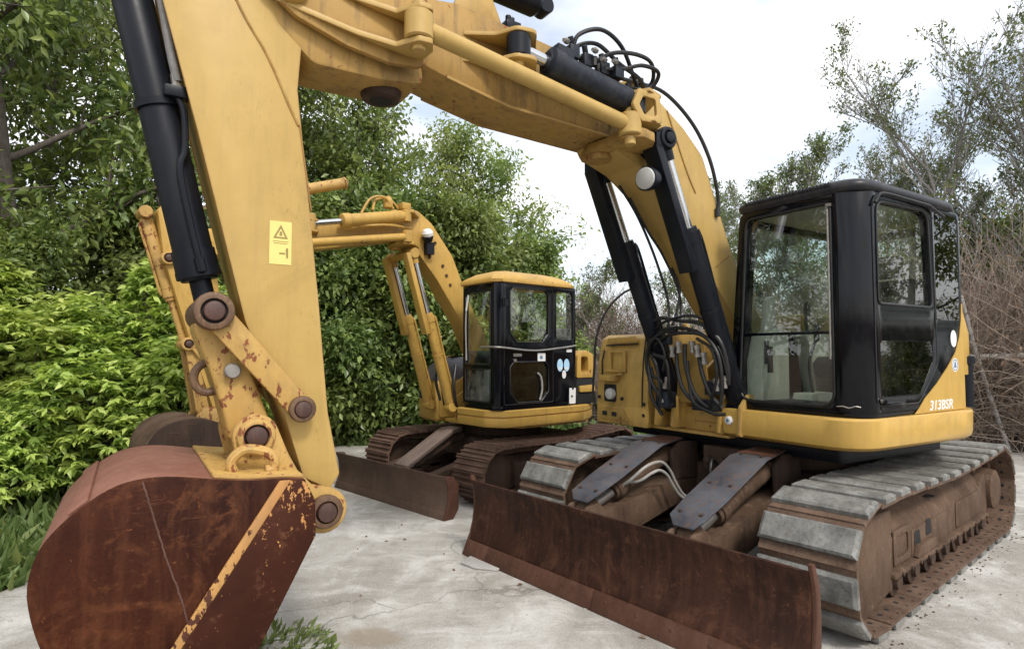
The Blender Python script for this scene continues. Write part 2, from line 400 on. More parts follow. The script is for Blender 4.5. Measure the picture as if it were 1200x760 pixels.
M['leaf_limeold'] = m_leaf('older_lime_leaf', (0.14, 0.215, 0.048), (0.28, 0.375, 0.085), (0.38, 0.46, 0.11), rough=0.42, trans=0.35)
M['leaf_sparse'] = m_leaf('sparse_leaf', (0.085, 0.125, 0.045), (0.16, 0.21, 0.075), (0.24, 0.23, 0.075), rough=0.5, trans=0.4)
M['grass'] = m_leaf('weed_leaf', (0.085, 0.145, 0.042), (0.18, 0.26, 0.085), (0.28, 0.31, 0.10), rough=0.5, trans=0.4)

# ------------------------------------------------------------------ geometry helpers
def V(*a):
    return Vector(a if len(a) > 1 else a[0])

def finish(name, bm, mat, parent=None, bevel=0.0, smooth=True, segs=2, angle=32):
    bmesh.ops.remove_doubles(bm, verts=bm.verts, dist=1e-5)
    bmesh.ops.recalc_face_normals(bm, faces=bm.faces)
    if bevel > 0:
        bm.normal_update()
        es = [e for e in bm.edges if len(e.link_faces) == 2 and e.calc_face_angle(0) > R(28)]
        if es:
            bmesh.ops.bevel(bm, geom=es, offset=bevel, segments=segs, affect='EDGES', clamp_overlap=True, profile=0.5)
    me = bpy.data.meshes.new(name)
    bm.to_mesh(me)
    bm.free()
    for m in (mat if isinstance(mat, (list, tuple)) else [mat]):
        me.materials.append(M[m])
    if smooth:
        me.polygons.foreach_set("use_smooth", [True] * len(me.polygons))
        me.set_sharp_from_angle(angle=R(angle))
    o = bpy.data.objects.new(name, me)
    COL.objects.link(o)
    if parent is not None:
        o.parent = parent
    return o

def tag(o, label=None, cat=None, group=None, kind=None):
    if label: o["label"] = label
    if cat: o["category"] = cat
    if group: o["group"] = group
    if kind: o["kind"] = kind
    return o

def empty(name, loc, rz=0.0):
    o = bpy.data.objects.new(name, None)
    o.location = loc
    o.rotation_euler = (0, 0, rz)
    o.empty_display_size = 0.3
    COL.objects.link(o)
    return o

def rp(pts, r=0.0, n=4):
    """polygon with rounded corners; a point may carry its own radius as third value"""
    out = []
    k = len(pts)
    for i in range(k):
        p = pts[i]
        rr = p[2] if len(p) > 2 else r
        a = Vector(pts[i - 1][:2]); b = Vector(p[:2]); c = Vector(pts[(i + 1) % k][:2])
        if rr <= 0:
            out.append((b.x, b.y)); continue
        d1 = (a - b); d2 = (c - b)
        L1, L2 = d1.length, d2.length
        d1.normalize(); d2.normalize()
        ang = d1.angle(d2)
        t = min(rr / math.tan(ang / 2), L1 * 0.48, L2 * 0.48)
        s = b + d1 * t; e = b + d2 * t
        for j in range(n + 1):
            f = j / n
            q = s * (1 - f) ** 2 + b * 2 * f * (1 - f) + e * f ** 2
            out.append((q.x, q.y))
    return out

def circ(cx, cy, r, n=20, a0=0.0, a1=2 * math.pi):
    full = abs(a1 - a0 - 2 * math.pi) < 1e-6
    m = n if full else n + 1
    return [(cx + r * math.cos(a0 + (a1 - a0) * i / n), cy + r * math.sin(a0 + (a1 - a0) * i / n)) for i in range(m)]

AX = {'y': lambda a, b, d: (a, d, b), 'x': lambda a, b, d: (d, a, b), 'z': lambda a, b, d: (a, b, d)}

def plate(bm, outer, d0, d1, axis='y', holes=(), mi=0):
    """flat outline (with holes) given depth along an axis: y = side view (x,z), x = front view (y,z), z = plan (x,y)"""
    f3 = AX[axis]
    if not holes:
        a = [bm.verts.new(f3(p[0], p[1], d0)) for p in outer]
        b = [bm.verts.new(f3(p[0], p[1], d1)) for p in outer]
        fs = [bm.faces.new(a), bm.faces.new(b[::-1])]
        n = len(a)
        for i in range(n):
            fs.append(bm.faces.new((a[i], b[i], b[(i + 1) % n], a[(i + 1) % n])))
    else:
        fs = []
        tmp = []
        for d in (d0, d1):
            loops = []
            es = []
            for lp in [outer] + list(holes):
                vs = [bm.verts.new(f3(p[0], p[1], d)) for p in lp]
                loops.append(vs)
                es += [bm.edges.new((vs[i], vs[(i + 1) % len(vs)])) for i in range(len(vs))]
            r = bmesh.ops.triangle_fill(bm, use_beauty=True, use_dissolve=False, edges=es)
            fs += [g for g in r['geom'] if isinstance(g, bmesh.types.BMFace)]
            tmp.append(loops)
        for la, lb in zip(*tmp):
            n = len(la)
            for i in range(n):
                fs.append(bm.faces.new((la[i], lb[i], lb[(i + 1) % n], la[(i + 1) % n])))
    for f in fs: f.material_index = mi
    return fs

def box(bm, lo, hi, mi=0, mat=None):
    x0, y0, z0 = lo; x1, y1, z1 = hi
    vs = [bm.verts.new(p) for p in ((x0, y0, z0), (x1, y0, z0), (x1, y1, z0), (x0, y1, z0), (x0, y0, z1), (x1, y0, z1), (x1, y1, z1), (x0, y1, z1))]
    if mat is not None:
        for v in vs: v.co = mat @ v.co
    for q in ((0, 3, 2, 1), (4, 5, 6, 7), (0, 1, 5, 4), (1, 2, 6, 5), (2, 3, 7, 6), (3, 0, 4, 7)):
        bm.faces.new([vs[i] for i in q]).material_index = mi
    return vs

def frame_of(d):
    d = d.normalized()
    a = Vector((0, 0, 1)) if abs(d.z) < 0.9 else Vector((1, 0, 0))
    s = d.cross(a).normalized()
    return s, s.cross(d).normalized()

def lathe(bm, p0, p1, prof, seg=20, mi=0):
    """surface of revolution round the line p0-p1; prof = [(t along line in metres, radius)]"""
    p0 = V(p0); p1 = V(p1)
    d = (p1 - p0).normalized()
    s, t = frame_of(d)
    rings = []
    for (k, r) in prof:
        c = p0 + d * k
        rings.append([bm.verts.new(c + (s * math.cos(2 * math.pi * i / seg) + t * math.sin(2 * math.pi * i / seg)) * max(r, 1e-4)) for i in range(seg)])
    for a, b in zip(rings, rings[1:]):
        for i in range(seg):
            bm.faces.new((a[i], a[(i + 1) % seg], b[(i + 1) % seg], b[i])).material_index = mi
    bm.faces.new(rings[0][::-1]).material_index = mi
    bm.faces.new(rings[-1]).material_index = mi

def cyl(bm, p0, p1, r, seg=18, mi=0, ch=0.0):
    L = (V(p1) - V(p0)).length
    if ch:
        lathe(bm, p0, p1, [(0, r - ch), (ch, r), (L - ch, r), (L, r - ch)], seg, mi)
    else:
        lathe(bm, p0, p1, [(0, r), (L, r)], seg, mi)

def spline(pts, n=8):
    """Catmull-Rom through the points"""
    P = [V(p) for p in pts]
    P = [P[0] * 2 - P[1]] + P + [P[-1] * 2 - P[-2]]
    out = []
    for i in range(1, len(P) - 2):
        a, b, c, d = P[i - 1:i + 3]
        for j in range(n):
            t = j / n
            out.append(0.5 * ((2 * b) + (c - a) * t + (2 * a - 5 * b + 4 * c - d) * t * t + (3 * b - a - 3 * c + d) * t ** 3))
    out.append(P[-2])
    return out

def tube(bm, pts, r, seg=8, mi=0, r1=None, cap=True):
    P = [V(p) for p in pts]
    n = len(P)
    rings = []
    s = None
    for i in range(n):
        d = (P[min(i + 1, n - 1)] - P[max(i - 1, 0)])
        if d.length < 1e-9: d = Vector((0, 0, 1))
        d.normalize()
        if s is None:
            s, t = frame_of(d)
        else:
            s = (s - d * s.dot(d))
            if s.length < 1e-6: s, t = frame_of(d)
            s.normalize()
            t = s.cross(d)
        rr = r if r1 is None else r + (r1 - r) * i / (n - 1)
        rings.append([bm.verts.new(P[i] + (s * math.cos(2 * math.pi * k / seg) + t * math.sin(2 * math.pi * k / seg)) * rr) for k in range(seg)])
    for a, b in zip(rings, rings[1:]):
        for k in range(seg):
            bm.faces.new((a[k], a[(k + 1) % seg], b[(k + 1) % seg], b[k])).material_index = mi
    if cap:
        bm.faces.new(rings[0][::-1]).material_index = mi
        bm.faces.new(rings[-1]).material_index = mi

def loft(bm, rings, mi=0, cap=True):
    vr = [[bm.verts.new(p) for p in ring] for ring in rings]
    for a, b in zip(vr, vr[1:]):
        n = len(a)
        for i in range(n):
            bm.faces.new((a[i], a[(i + 1) % n], b[(i + 1) % n], b[i])).material_index = mi
    if cap:
        bm.faces.new(vr[0][::-1]).material_index = mi
        bm.faces.new(vr[-1]).material_index = mi

def bolt(bm, p, d, r=0.012, h=0.010, mi=0):
    cyl(bm, p, V(p) + V(d).normalized() * h, r, 6, mi)

def B():
    return bmesh.new()

class Machine:
    """one excavator: an Empty at its slew centre on the ground; lower parts use its frame, upper parts are slewed"""
    def __init__(s, name, loc, rz, slew):
        s.root = empty(name, loc, rz)
        s.slew = slew
    def lo(s, name, bm, mat, **kw):
        return finish(name, bm, mat, s.root, **kw)
    def up(s, name, bm, mat, **kw):
        o = finish(name, bm, mat, s.root, **kw)
        o.rotation_euler = (0, 0, s.slew)
        return o

def finish_each(fn, name, bm, mat, parent=None, **kw):
    """separate pieces of one loop become objects of their own"""
    bm.verts.ensure_lookup_table()
    seen = set(); out = []
    for v0 in bm.verts:
        if v0 in seen: continue
        grp = []; stack = [v0]; seen.add(v0)
        while stack:
            v = stack.pop(); grp.append(v)
            for e in v.link_edges:
                w = e.other_vert(v)
                if w not in seen: seen.add(w); stack.append(w)
        nb = B(); mp = {v: nb.verts.new(v.co) for v in grp}
        for f in {f for v in grp for f in v.link_faces}:
            nb.faces.new([mp[v] for v in f.verts]).material_index = f.material_index
        out.append(fn(name, nb, mat, **kw) if fn else finish(name, nb, mat, parent, **kw))
    bm.free()
    return out

def lettering(name, text, size, mat, parent, mtx, extrude=0.001, squeeze=1.0):
    cu = bpy.data.curves.new(name, 'FONT')
    cu.body = text
    cu.size = size
    cu.extrude = extrude
    cu.offset = size * .018
    cu.shear = .22
    cu.align_x = 'CENTER'; cu.align_y = 'CENTER'
    tmp = bpy.data.objects.new(name, cu)
    COL.objects.link(tmp)
    dg = bpy.context.evaluated_depsgraph_get()
    me = bpy.data.meshes.new_from_object(tmp.evaluated_get(dg))
    bpy.data.objects.remove(tmp)
    bpy.data.curves.remove(cu)
    me.transform(mtx @ Matrix.Diagonal((squeeze, 1, 1, 1)))
    me.materials.clear(); me.materials.append(M[mat])
    o = bpy.data.objects.new(name, me)
    COL.objects.link(o)
    o.parent = parent
    return o

# ------------------------------------------------------------------ crawler track
def track_path(uf, ur, rf, rr, sag, n):
    """n evenly spaced (x, z, tangent angle) on the outer line of the shoes"""
    P = []
    for i in range(60): P.append((ur + (uf - ur) * i / 60, 0.0))
    for i in range(40):
        a = -math.pi / 2 + math.pi * i / 40
        P.append((uf + rf * math.cos(a), rf + rf * math.sin(a)))
    for i in range(60):
        f = i / 60
        P.append((uf + (ur - uf) * f, 2 * rf + (2 * rr - 2 * rf) * f - sag * math.sin(math.pi * f) ** 2 + 0.25 * sag * math.sin(2 * math.pi * f)))
    for i in range(40):
        a = math.pi / 2 + math.pi * i / 40
        P.append((ur + rr * math.cos(a), rr + rr * math.sin(a)))
    P.append(P[0])
    P = np.array(P)
    seg = np.hypot(*np.diff(P, axis=0).T)
    s = np.r_[0, np.cumsum(seg)]
    L = s[-1]
    out = []
    for k in range(n):
        q = L * k / n
        x = np.interp(q, s, P[:, 0]); z = np.interp(q, s, P[:, 1])
        e = 0.06
        x2 = np.interp((q + e) % L, s, P[:, 0]); z2 = np.interp((q + e) % L, s, P[:, 1])
        x1 = np.interp((q - e) % L, s, P[:, 0]); z1 = np.interp((q - e) % L, s, P[:, 1])
        out.append((float(x), float(z), math.atan2(z2 - z1, x2 - x1)))
    return out, L

def shoe_mesh(kind, pitch, w):
    """one shoe, x along the chain, z = -outward, shared by every copy"""
    b = B()
    h = w / 2
    if kind == 'pad':
        prof = [(-pitch * .49, -.036), (pitch * .44, -.036), (pitch * .49, -.044), (pitch * .49, -.054), (-pitch * .49, -.054)]
        plate(b, [(p[0], -p[1]) for p in prof], -h + .005, h - .005, 'y', mi=1)
        # bolted grey pad with chamfered sides and ends
        a, c = pitch * .295, pitch * .245
        lo = [(-a, -h, .036), (a, -h, .036), (a, h, .036), (-a, h, .036)]
        mid = [(-a, -h, .012), (a, -h, .012), (a, h, .012), (-a, h, .012)]
        top = [(-c, -h + .018, 0), (c, -h + .018, 0), (c, h - .018, 0), (-c, h - .018, 0)]
        loft(b, [lo, mid, top], mi=0)
    else:
        # steel shoe with three grouser bars
        P = pitch
        prof = [(-P * .5, .03), (-P * .47, .0), (-P * .36, .0), (-P * .31, .026), (-P * .07, .026), (-P * .03, .006), (P * .06, .006), (P * .10, .026), (P * .32, .026), (P * .36, .004), (P * .46, .004), (P * .5, .03), (P * .5, .042), (-P * .5, .042)]
        plate(b, prof, -h, h, 'y', mi=0)
    for sx in (-.22, .22):
        for sy in (-.62, .62):
            bolt(b, (pitch * sx, h * sy * .55, .054 if kind == 'pad' else .042), (0, 0, 1), .013, .014, 1)
    if kind == 'pad':      # bolt holes on the inner face, clear of the chain
        for sx in (-.20, .20):
            for sy in (-1, 1):
                cyl(b, (pitch * sx, sy * .165, .050), (pitch * sx, sy * .165, .0555), .014, 8, 2)
                cyl(b, (pitch * sx, sy * .225, .050), (pitch * sx, sy * .225, .060), .009, 6, 1)
    bmesh.ops.recalc_face_normals(b, faces=b.faces)
    me = bpy.data.meshes.new('shoe')
    b.to_mesh(me); b.free()
    for m in (('pad', 'shoe_rust', 'dark') if kind == 'pad' else ('shoe_bar', 'mud_dark')):
        me.materials.append(M[m])
    return me

def build_track(mc, side, cy, w, uf, ur, rf, rr, pitch, kind, sag, label):
    n = round(track_path(uf, ur, rf, rr, sag, 2)[1] / pitch)
    path, L = track_path(uf, ur, rf, rr, sag, n)
    b = B()
    off = .056 if kind == 'pad' else .044
    for (x, z, a) in path:
        # two rows of links under each shoe; outward normal is tangent turned clockwise
        mt = Matrix.Translation((x, cy, z)) @ Matrix.Rotation(-a, 4, 'Y') @ Matrix.Rotation(0, 4, 'X')
        for s in (-1, 1):
            box(b, (-pitch * .56, s * .075 - .019, off), (pitch * .50, s * .075 + .019, off + .07), 0, mt)
        cyl(b, mt @ V(pitch * .45, -.11, off + .035), mt @ V(pitch * .45, .11, off + .035), .022, 8, 0)
    tr = mc.lo('track', b, 'rust_track', smooth=False)
    tr["label"] = label
    me = build_track.cache.setdefault((kind, pitch, w), None) or shoe_mesh(kind, pitch, w)
    build_track.cache[(kind, pitch, w)] = me
    rnd = random.Random(5 + side)
    for i, (x, z, a) in enumerate(path):
        o = bpy.data.objects.new('shoe', me)
        COL.objects.link(o)
        o.parent = tr
        o.location = (x, cy + rnd.uniform(-.004, .004), z)
        o.rotation_euler = (0, -a + rnd.uniform(-.02, .02), 0)
    return tr
build_track.cache = {}

def hyd(mc, p0, p1, frac, r, rr, bmat, rmat='chrome', eye=0.05, upper=True, eyew=0.06, hose=True):
    """hydraulic cylinder from barrel pin p0 to rod pin p1; frac of the length is barrel; rod and eyes are sub-parts"""
    p0 = V(p0); p1 = V(p1)
    d = (p1 - p0); L = d.length; d.normalize()
    lb = L * frac
    b = B()
    lathe(b, p0, p1, [(eye * .6, r * .75), (eye * 1.1, r * .98), (lb - .10, r * .98), (lb - .099, r * 1.10), (lb - .03, r * 1.12), (lb - .028, r * .95), (lb, r * .9)], 22)
    s = V(0, 1, 0)
    cyl(b, p0 - s * eyew, p0 + s * eyew, eye, 18, ch=.006)
    if hose:
        # steel oil pipe strapped along the barrel
        side = d.cross(s).normalized()
        o = side * (r * 1.22) + s * r * .25
        tube(b, spline([p0 + d * (lb - .05) + side * r * .9, p0 + d * (lb - .09) + o * 1.08, p0 + d * (lb * .6) + o, p0 + d * (eye * 2.2) + o, p0 + d * (eye * 1.5) + side * r * .9], 5), .011, 8)
        lathe(b, p0 + d * (lb * .55), p0 + d * (lb * .55 + .03), [(0, r * 1.06), (.03, r * 1.06)], 20)
    fn = mc.up if upper else mc.lo
    c = fn('hydraulic_cylinder', b, bmat)
    b = B()
    cyl(b, p0 + d * (lb - .02), p1, rr, 16)
    finish('rod', b, rmat, c)
    b = B()
    cyl(b, p1 - s * eyew, p1 + s * eyew, eye * 1.02, 18, ch=.006)
    lathe(b, p1 - d * (eye * 1.9), p1 - d * eye * .4, [(0, rr * 1.25), (eye * 1.5, eye * .75)], 16)
    finish('rod_eye', b, bmat, c)
    return c

def pin_boss(bm, p, y0, y1, r, mi=0, pr=.5, mip=1, mig=2):
    """boss ring, a deep dark groove and the domed pin end, facing +y"""
    x, z = p
    L = y1 - y0
    lathe(bm, (x, y0, z), (x, y1, z), [(0, r * .9), (r * .1, r), (L - r * .16, r), (L - r * .04, r * .94), (L, r * .84), (L, r * .66), (L - .02, r * .64), (L - .02, r * .3)], 28, mi)
    lathe(bm, (x, y1 - .021, z), (x, y1, z), [(0, r * .655), (.004, r * .655), (.0045, r * .3)], 28, mig)
    lathe(bm, (x, y1 - .02, z), (x, y1 + .05, z), [(0, r * pr), (.024, r * pr), (.030, r * pr * .92), (.033, r * pr * .6), (.034, r * pr * .1)], 24, mip)

# ------------------------------------------------------------------ ground
def sheet(name, lo, hi, z, mat, nx, ny, amp, seed):
    rnd = np.random.RandomState(seed)
    b = B()
    gx = np.linspace(lo[0], hi[0], nx + 1); gy = np.linspace(lo[1], hi[1], ny + 1)
    rows = [[b.verts.new((x, y, z + rnd.uniform(-amp, amp))) for x in gx] for y in gy]
    for j in range(ny):
        for i in range(nx):
            b.faces.new((rows[j][i], rows[j][i + 1], rows[j + 1][i + 1], rows[j + 1][i]))
    return tag(finish(name, b, mat, smooth=True, angle=80), kind='structure')

sheet('ground', (-400, -400), (400, 400), -0.060, 'soil', 8, 8, 0.0, 1)
# cast concrete yard with a ragged left and rear edge, a real slab 55 mm thick
def slab():
    rnd = random.Random(4)
    pts = []
    def run(a, b, n, j):
        for i in range(n):
            f = i / n
            pts.append((a[0] + (b[0] - a[0]) * f + rnd.uniform(-j, j), a[1] + (b[1] - a[1]) * f + rnd.uniform(-j, j)))
    run((-3.15, -8), (-3.15, 9.6), 60, .035)
    run((-3.15, 9.6), (2.6, 9.9), 24, .05)
    run((2.6, 9.9), (12, 8.2), 30, .05)
    run((12, 8.2), (12, -8), 10, .0)
    run((12, -8), (-3.15, -8), 10, .0)
    b = B()
    plate(b, pts, -.058, 0.0, 'z')
    return tag(finish('concrete_yard', b, 'concrete', smooth=False), kind='structure')
slab()

# ------------------------------------------------------------------ excavator in front
E1 = Machine('excavator', (2.168, 5.001, 0), R(220.1), R(-7.6))
tag(E1.root, 'larger excavator with black cab roof, rusty bucket and offset boom', 'excavator')

# tracks
for s, lab in ((1, 'crawler track with grey bolted pads beside the cab'), (-1, 'crawler track with grey pads beside the second excavator')):
    build_track(E1, s, s * .995, .50, 1.375, -1.345, .358, .366, .252, 'pad', .03, lab)

# track frames
for s in (1, -1):
    b = B()
    def fy(v): return s * v
    # roof shaped beam, section in (y, z)
    sec = [(.84, .215), (1.150, .215), (1.150, .42), (1.045, .575), (.93, .575), (.84, .44)]
    loft(b, [[(u, fy(p[0]), p[1]) for p in (sec if s > 0 else sec)] for u in (-1.02, .98)])
    # lower flange
    box(b, (-1.05, min(fy(1.12), fy(1.190)), .198), (1.02, max(fy(1.12), fy(1.190)), .232))
    # idler guard at the front: rounded nose
    nose = [(.99, .14)] + [(1.33 + .275 * math.cos(a), .345 + .275 * math.sin(a)) for a in [math.radians(x) for x in range(-75, 80, 12)]] + [(.99, .585)]
    plate(b, nose, fy(.90), fy(1.165), 'y')
    fr = E1.lo('track_frame', b, 'mud', bevel=.012)
    # tow lugs and openings on the outer side
    for (u, z) in ((.52, .33), (.30, .36)):
        b = B(); plate(b, rp([(u - .06, z - .045), (u + .06, z - .045), (u + .05, z + .05), (u - .04, z + .05)], .02), fy(1.1505), fy(1.156), 'y'); finish('opening', b, 'dark', fr)
    b = B(); plate(b, rp([(.20, .235), (.62, .235), (.56, .30), (.26, .30)], .01), fy(1.151), fy(1.185), 'y'); finish('lug', b, 'mud', fr, bevel=.006)
    b = B(); plate(b, rp([(-.10, .40), (.62, .40), (.62, .20), (-.10, .20)], .02), fy(1.1500), fy(1.1535), 'y'); finish('side_plate', b, 'mud', fr, bevel=.001)
    b = B(); plate(b, circ(.10, 1.09 * s, .05, 14), .5151, .5201, 'z'); finish('grease_hole', b, 'dark', fr)
    b = B()
    for k in range(13):
        bolt(b, (-.95 + k * .155, fy(1.190), .214), (0, s, 0), .011, .010)
    finish_each(None, 'bolt', b, 'mud_dark', fr)
    b = B(); plate(b, rp([(.66, .45, .02), (.94, .45, .02), (.94, .25, .02), (.66, .25, .02)], 0, 3), fy(1.1505), fy(1.160), 'y', [rp([(.70, .41, .02), (.90, .41, .02), (.90, .29, .02), (.70, .29, .02)], 0, 3)]); finish('access_frame', b, 'mud', fr, bevel=.002)
    b = B(); plate(b, rp([(-.92, .42, .03), (-.30, .42, .03), (-.30, .24, .03), (-.92, .24, .03)], 0, 3), fy(1.1502), fy(1.157), 'y'); finish('rear_side_plate', b, 'mud', fr, bevel=.002)
    # sprocket and travel motor
    b = B()
    teeth = []
    for i in range(42):
        a = 2 * math.pi * i / 42
        r = .285 if (i % 2) else .245
        teeth.append((-1.345 + r * math.cos(a), .366 + r * math.sin(a)))
    plate(b, teeth, fy(.955), fy(1.035), 'y')
    finish('sprocket', b, 'mud_dark', fr, bevel=.004)
    b = B()
    lathe(b, (-1.345, fy(.70), .366), (-1.345, fy(1.3), .366), [(0, .17), (.28, .20), (.36, .20), (.362, .165), (.47, .155), (.485, .12)], 24)
    for i in range(10):
        a = 2 * math.pi * i / 10
        bolt(b, (-1.345 + .178 * math.cos(a), fy(1.06), .366 + .178 * math.sin(a)), (0, s, 0), .012, .014)
    finish('final_drive', b, 'mud', fr)
    b = B(); plate(b, rp([(-1.20, .20), (-.98, .20), (-.98, .46), (-1.16, .52)], .03), fy(.86), fy(1.145), 'y'); finish('motor_guard', b, 'mud', fr, bevel=.01)
    for k in range(7):
        u = -1.0 + k * .31
        b = B()
        lathe(b, (u, fy(.86), .150), (u, fy(1.2), .150), [(0, .075), (.02, .090), (.07, .090), (.08, .065), (.19, .065), (.20, .090), (.27, .090), (.275, .05), (.30, .045)], 16)
        finish('roller', b, 'mud_dark', fr)
    b = B()
    lathe(b, (1.375, fy(.90), .358), (1.375, fy(1.12), .358), [(0, .24), (.01, .262), (.21, .262), (.22, .24)], 28)
    finish('idler', b, 'mud_dark', fr)

# car body and slew ring
b = B()
plate(b, rp([(-.72, -.86), (-.30, -.62), (.30, -.62), (.80, -.86), (.98, -.86), (.98, -.60), (.66, -.40), (.66, .40), (.98, .60), (.98, .86), (.80, .86), (.30, .62), (-.30, .62), (-.72, .86), (-.95, .86), (-.95, .60), (-.62, .40), (-.62, -.40), (-.95, -.60), (-.95, -.86)], .03, 2), .40, .62, 'z')
plate(b, circ(0, 0, .58, 28), .62, .74, 'z')
E1.lo('car_body', b, 'mud_dark', bevel=.012)
b = B()
lathe(b, (0, 0, .74), (0, 0, .9), [(0, .50), (.03, .54), (.07, .54), (.075, .50), (.12, .50)], 40)
for i in range(36):
    a = 2 * math.pi * i / 36
    bolt(b, (.52 * math.cos(a), .52 * math.sin(a), .81), (0, 0, 1), .014, .016)
E1.lo('slew_ring', b, 'mud_dark')

# dozer blade: curved mouldboard, cutting edge pieces, end plates, ribs
W1 = 1.227
front = [(2.228, .075), (2.200, .15), (2.178, .23), (2.166, .32), (2.165, .40), (2.174, .47), (2.195, .53)]
back = [(x - .022, z) for x, z in front][::-1]
b = B()
plate(b, front + back, -W1, W1, 'y')
blade = E1.lo('dozer_blade', b, 'rust_blade', bevel=.003, angle=25)
blade["label"] = "wide rusty curved dozer blade"
cuts = [-W1 + .002, -.98, .02, .98, W1 - .002]
for i in range(4):
    b = B()
    plate(b, [(2.232, .105), (2.252, .055), (2.272, .004), (2.250, .002), (2.212, .075), (2.206, .105)], cuts[i] + .002, cuts[i + 1] - .002, 'y')
    for y in np.arange(cuts[i] + .1, cuts[i + 1] - .05, .22):
        bolt(b, (2.245, float(y), .070), (.9, 0, .4), .011, .004)
    finish('cutting_edge', b, 'rust_edge', blade, bevel=.003)
for s in (1, -1):
    b = B()
    prof = [(2.268, .0), (2.226, .09), (2.196, .15), (2.174, .23), (2.162, .32), (2.161, .40), (2.170, .47), (2.200, .565), (2.168, .565), (2.120, .45), (2.115, .30), (2.125, .12), (2.20, .0)]
    plate(b, prof, s * W1, s * (W1 + .022), 'y')
    finish('end_plate', b, 'rust_edge', blade, bevel=.004)
b = B()
for y in (-.95, -.42, .42, .95):
    plate(b, [(2.19, .06), (2.155, .2), (2.142, .35), (2.15, .48), (2.06, .44), (2.03, .25), (2.06, .08)], y - .012, y + .012, 'y')
plate(b, [(2.17, .50), (2.17, .53), (2.06, .47), (2.06, .44)], -1.15, 1.15, 'y')
finish_each(None, 'stiffener', b, 'mud_dark', blade, bevel=.003)

# blade arms, cylinders with guard plates
for s in (1, -1):
    y = s * .40
    b = B()
    sec = lambda w, h: [(-w, -h), (w, -h), (w, h), (-w, h)]
    st = [(.55, .50, .085, .10), (1.30, .36, .090, .105), (1.85, .27, .085, .105), (2.13, .25, .08, .11)]
    loft(b, [[(u, y + p[0], z + p[1]) for p in sec(w, h)] for (u, z, w, h) in st])
    cyl(b, (.55, y - .13, .50), (.55, y + .13, .50), .085, 18)
    for dy in (-.075, .075):   # lugs for the lift cylinder
        plate(b, rp([(1.60, .30), (2.0, .28), (1.93, .46, .05), (1.80, .47, .05)], .02), y + dy - .012, y + dy + .012, 'y')
    arm = E1.lo('blade_arm', b, 'mud', bevel=.010)
    hyd(E1, (.92, y, .70), (1.84, y, .415), .72, .062, .030, 'mud', 'steel', eye=.052, upper=False, eyew=.055, hose=False)
    # tower lugs on the car body
    b = B()
    for dy in (-.085, .085):
        plate(b, rp([(.60, .50), (.98, .52), (1.0, .74, .06), (.88, .80, .06), (.66, .78)], .02), y + dy - .015, y + dy + .015, 'y')
    finish_each(E1.lo, 'tower_lug', b, 'mud_dark', bevel=.005)
    # bent steel guard over the cylinder
    b = B()
    pf = [(.86, .822), (1.16, .800), (1.66, .612), (1.86, .535), (1.90, .49)]
    lo_ = [(x, z - .008) for x, z in pf[::-1]]
    wd = [.10, .13, .13, .115, .065]
    top = [[(x, y - w, z), (x, y + w, z), (x, y + w, z - .008), (x, y - w, z - .008)] for (x, z), w in zip(pf, wd)]
    loft(b, top)
    gd = E1.lo('cylinder_guard', b, 'guard', bevel=.002)
    b = B(); loft(b, [[(x, y - w, z), (x, y + w, z), (x, y + w, z - .003), (x, y - w, z - .003)] for (x, z), w in zip([(.858, .8265), (1.08, .8105)], (.101, .124))]); finish('rusty_strip', b, 'rust_edge', gd)
    b = B()
    for (x, z) in ((.95, .8195), (1.12, .804), (1.50, .673), (1.82, .552)):
        for dy in (-.07, .07):
            bolt(b, (x, y + dy, z), (.25, 0, 1), .013, .008)
    finish_each(None, 'bolt', b, 'mud_dark', gd)

# oil pipes beside the far blade cylinder
for i, pts in enumerate(([(1.52, -.345, .545), (1.50, -.28, .60), (1.44, -.22, .675), (1.34, -.21, .70), (1.24, -.21, .69), (1.15, -.21, .62), (1.09, -.20, .52), (1.02, -.18, .43), (.92, -.14, .40)],
                         [(1.46, -.345, .555), (1.44, -.26, .58), (1.38, -.20, .635), (1.30, -.19, .645), (1.22, -.185, .60), (1.16, -.18, .52), (1.08, -.16, .43), (.96, -.10, .38)],
                         [(.90, .02, .66), (1.00, .04, .72), (1.06, .06, .64), (1.02, .06, .52), (.92, .04, .46)],
                         [(.80, .10, .60), (.94, .14, .70), (1.06, .16, .66), (1.10, .14, .56)])):
    b = B(); tube(b, spline(pts, 7), .0105, 10)
    E1.lo('oil_pipe', b, 'pipe' if i < 2 else 'hose')
b = B()
box(b, (.58, -.16, .60), (.80, .16, .78))
for y in (-.1, .02, .12): cyl(b, (.80, y, .68), (.86, y, .68), .03, 10)
E1.lo('swivel_block', b, 'mud_dark', bevel=.01)

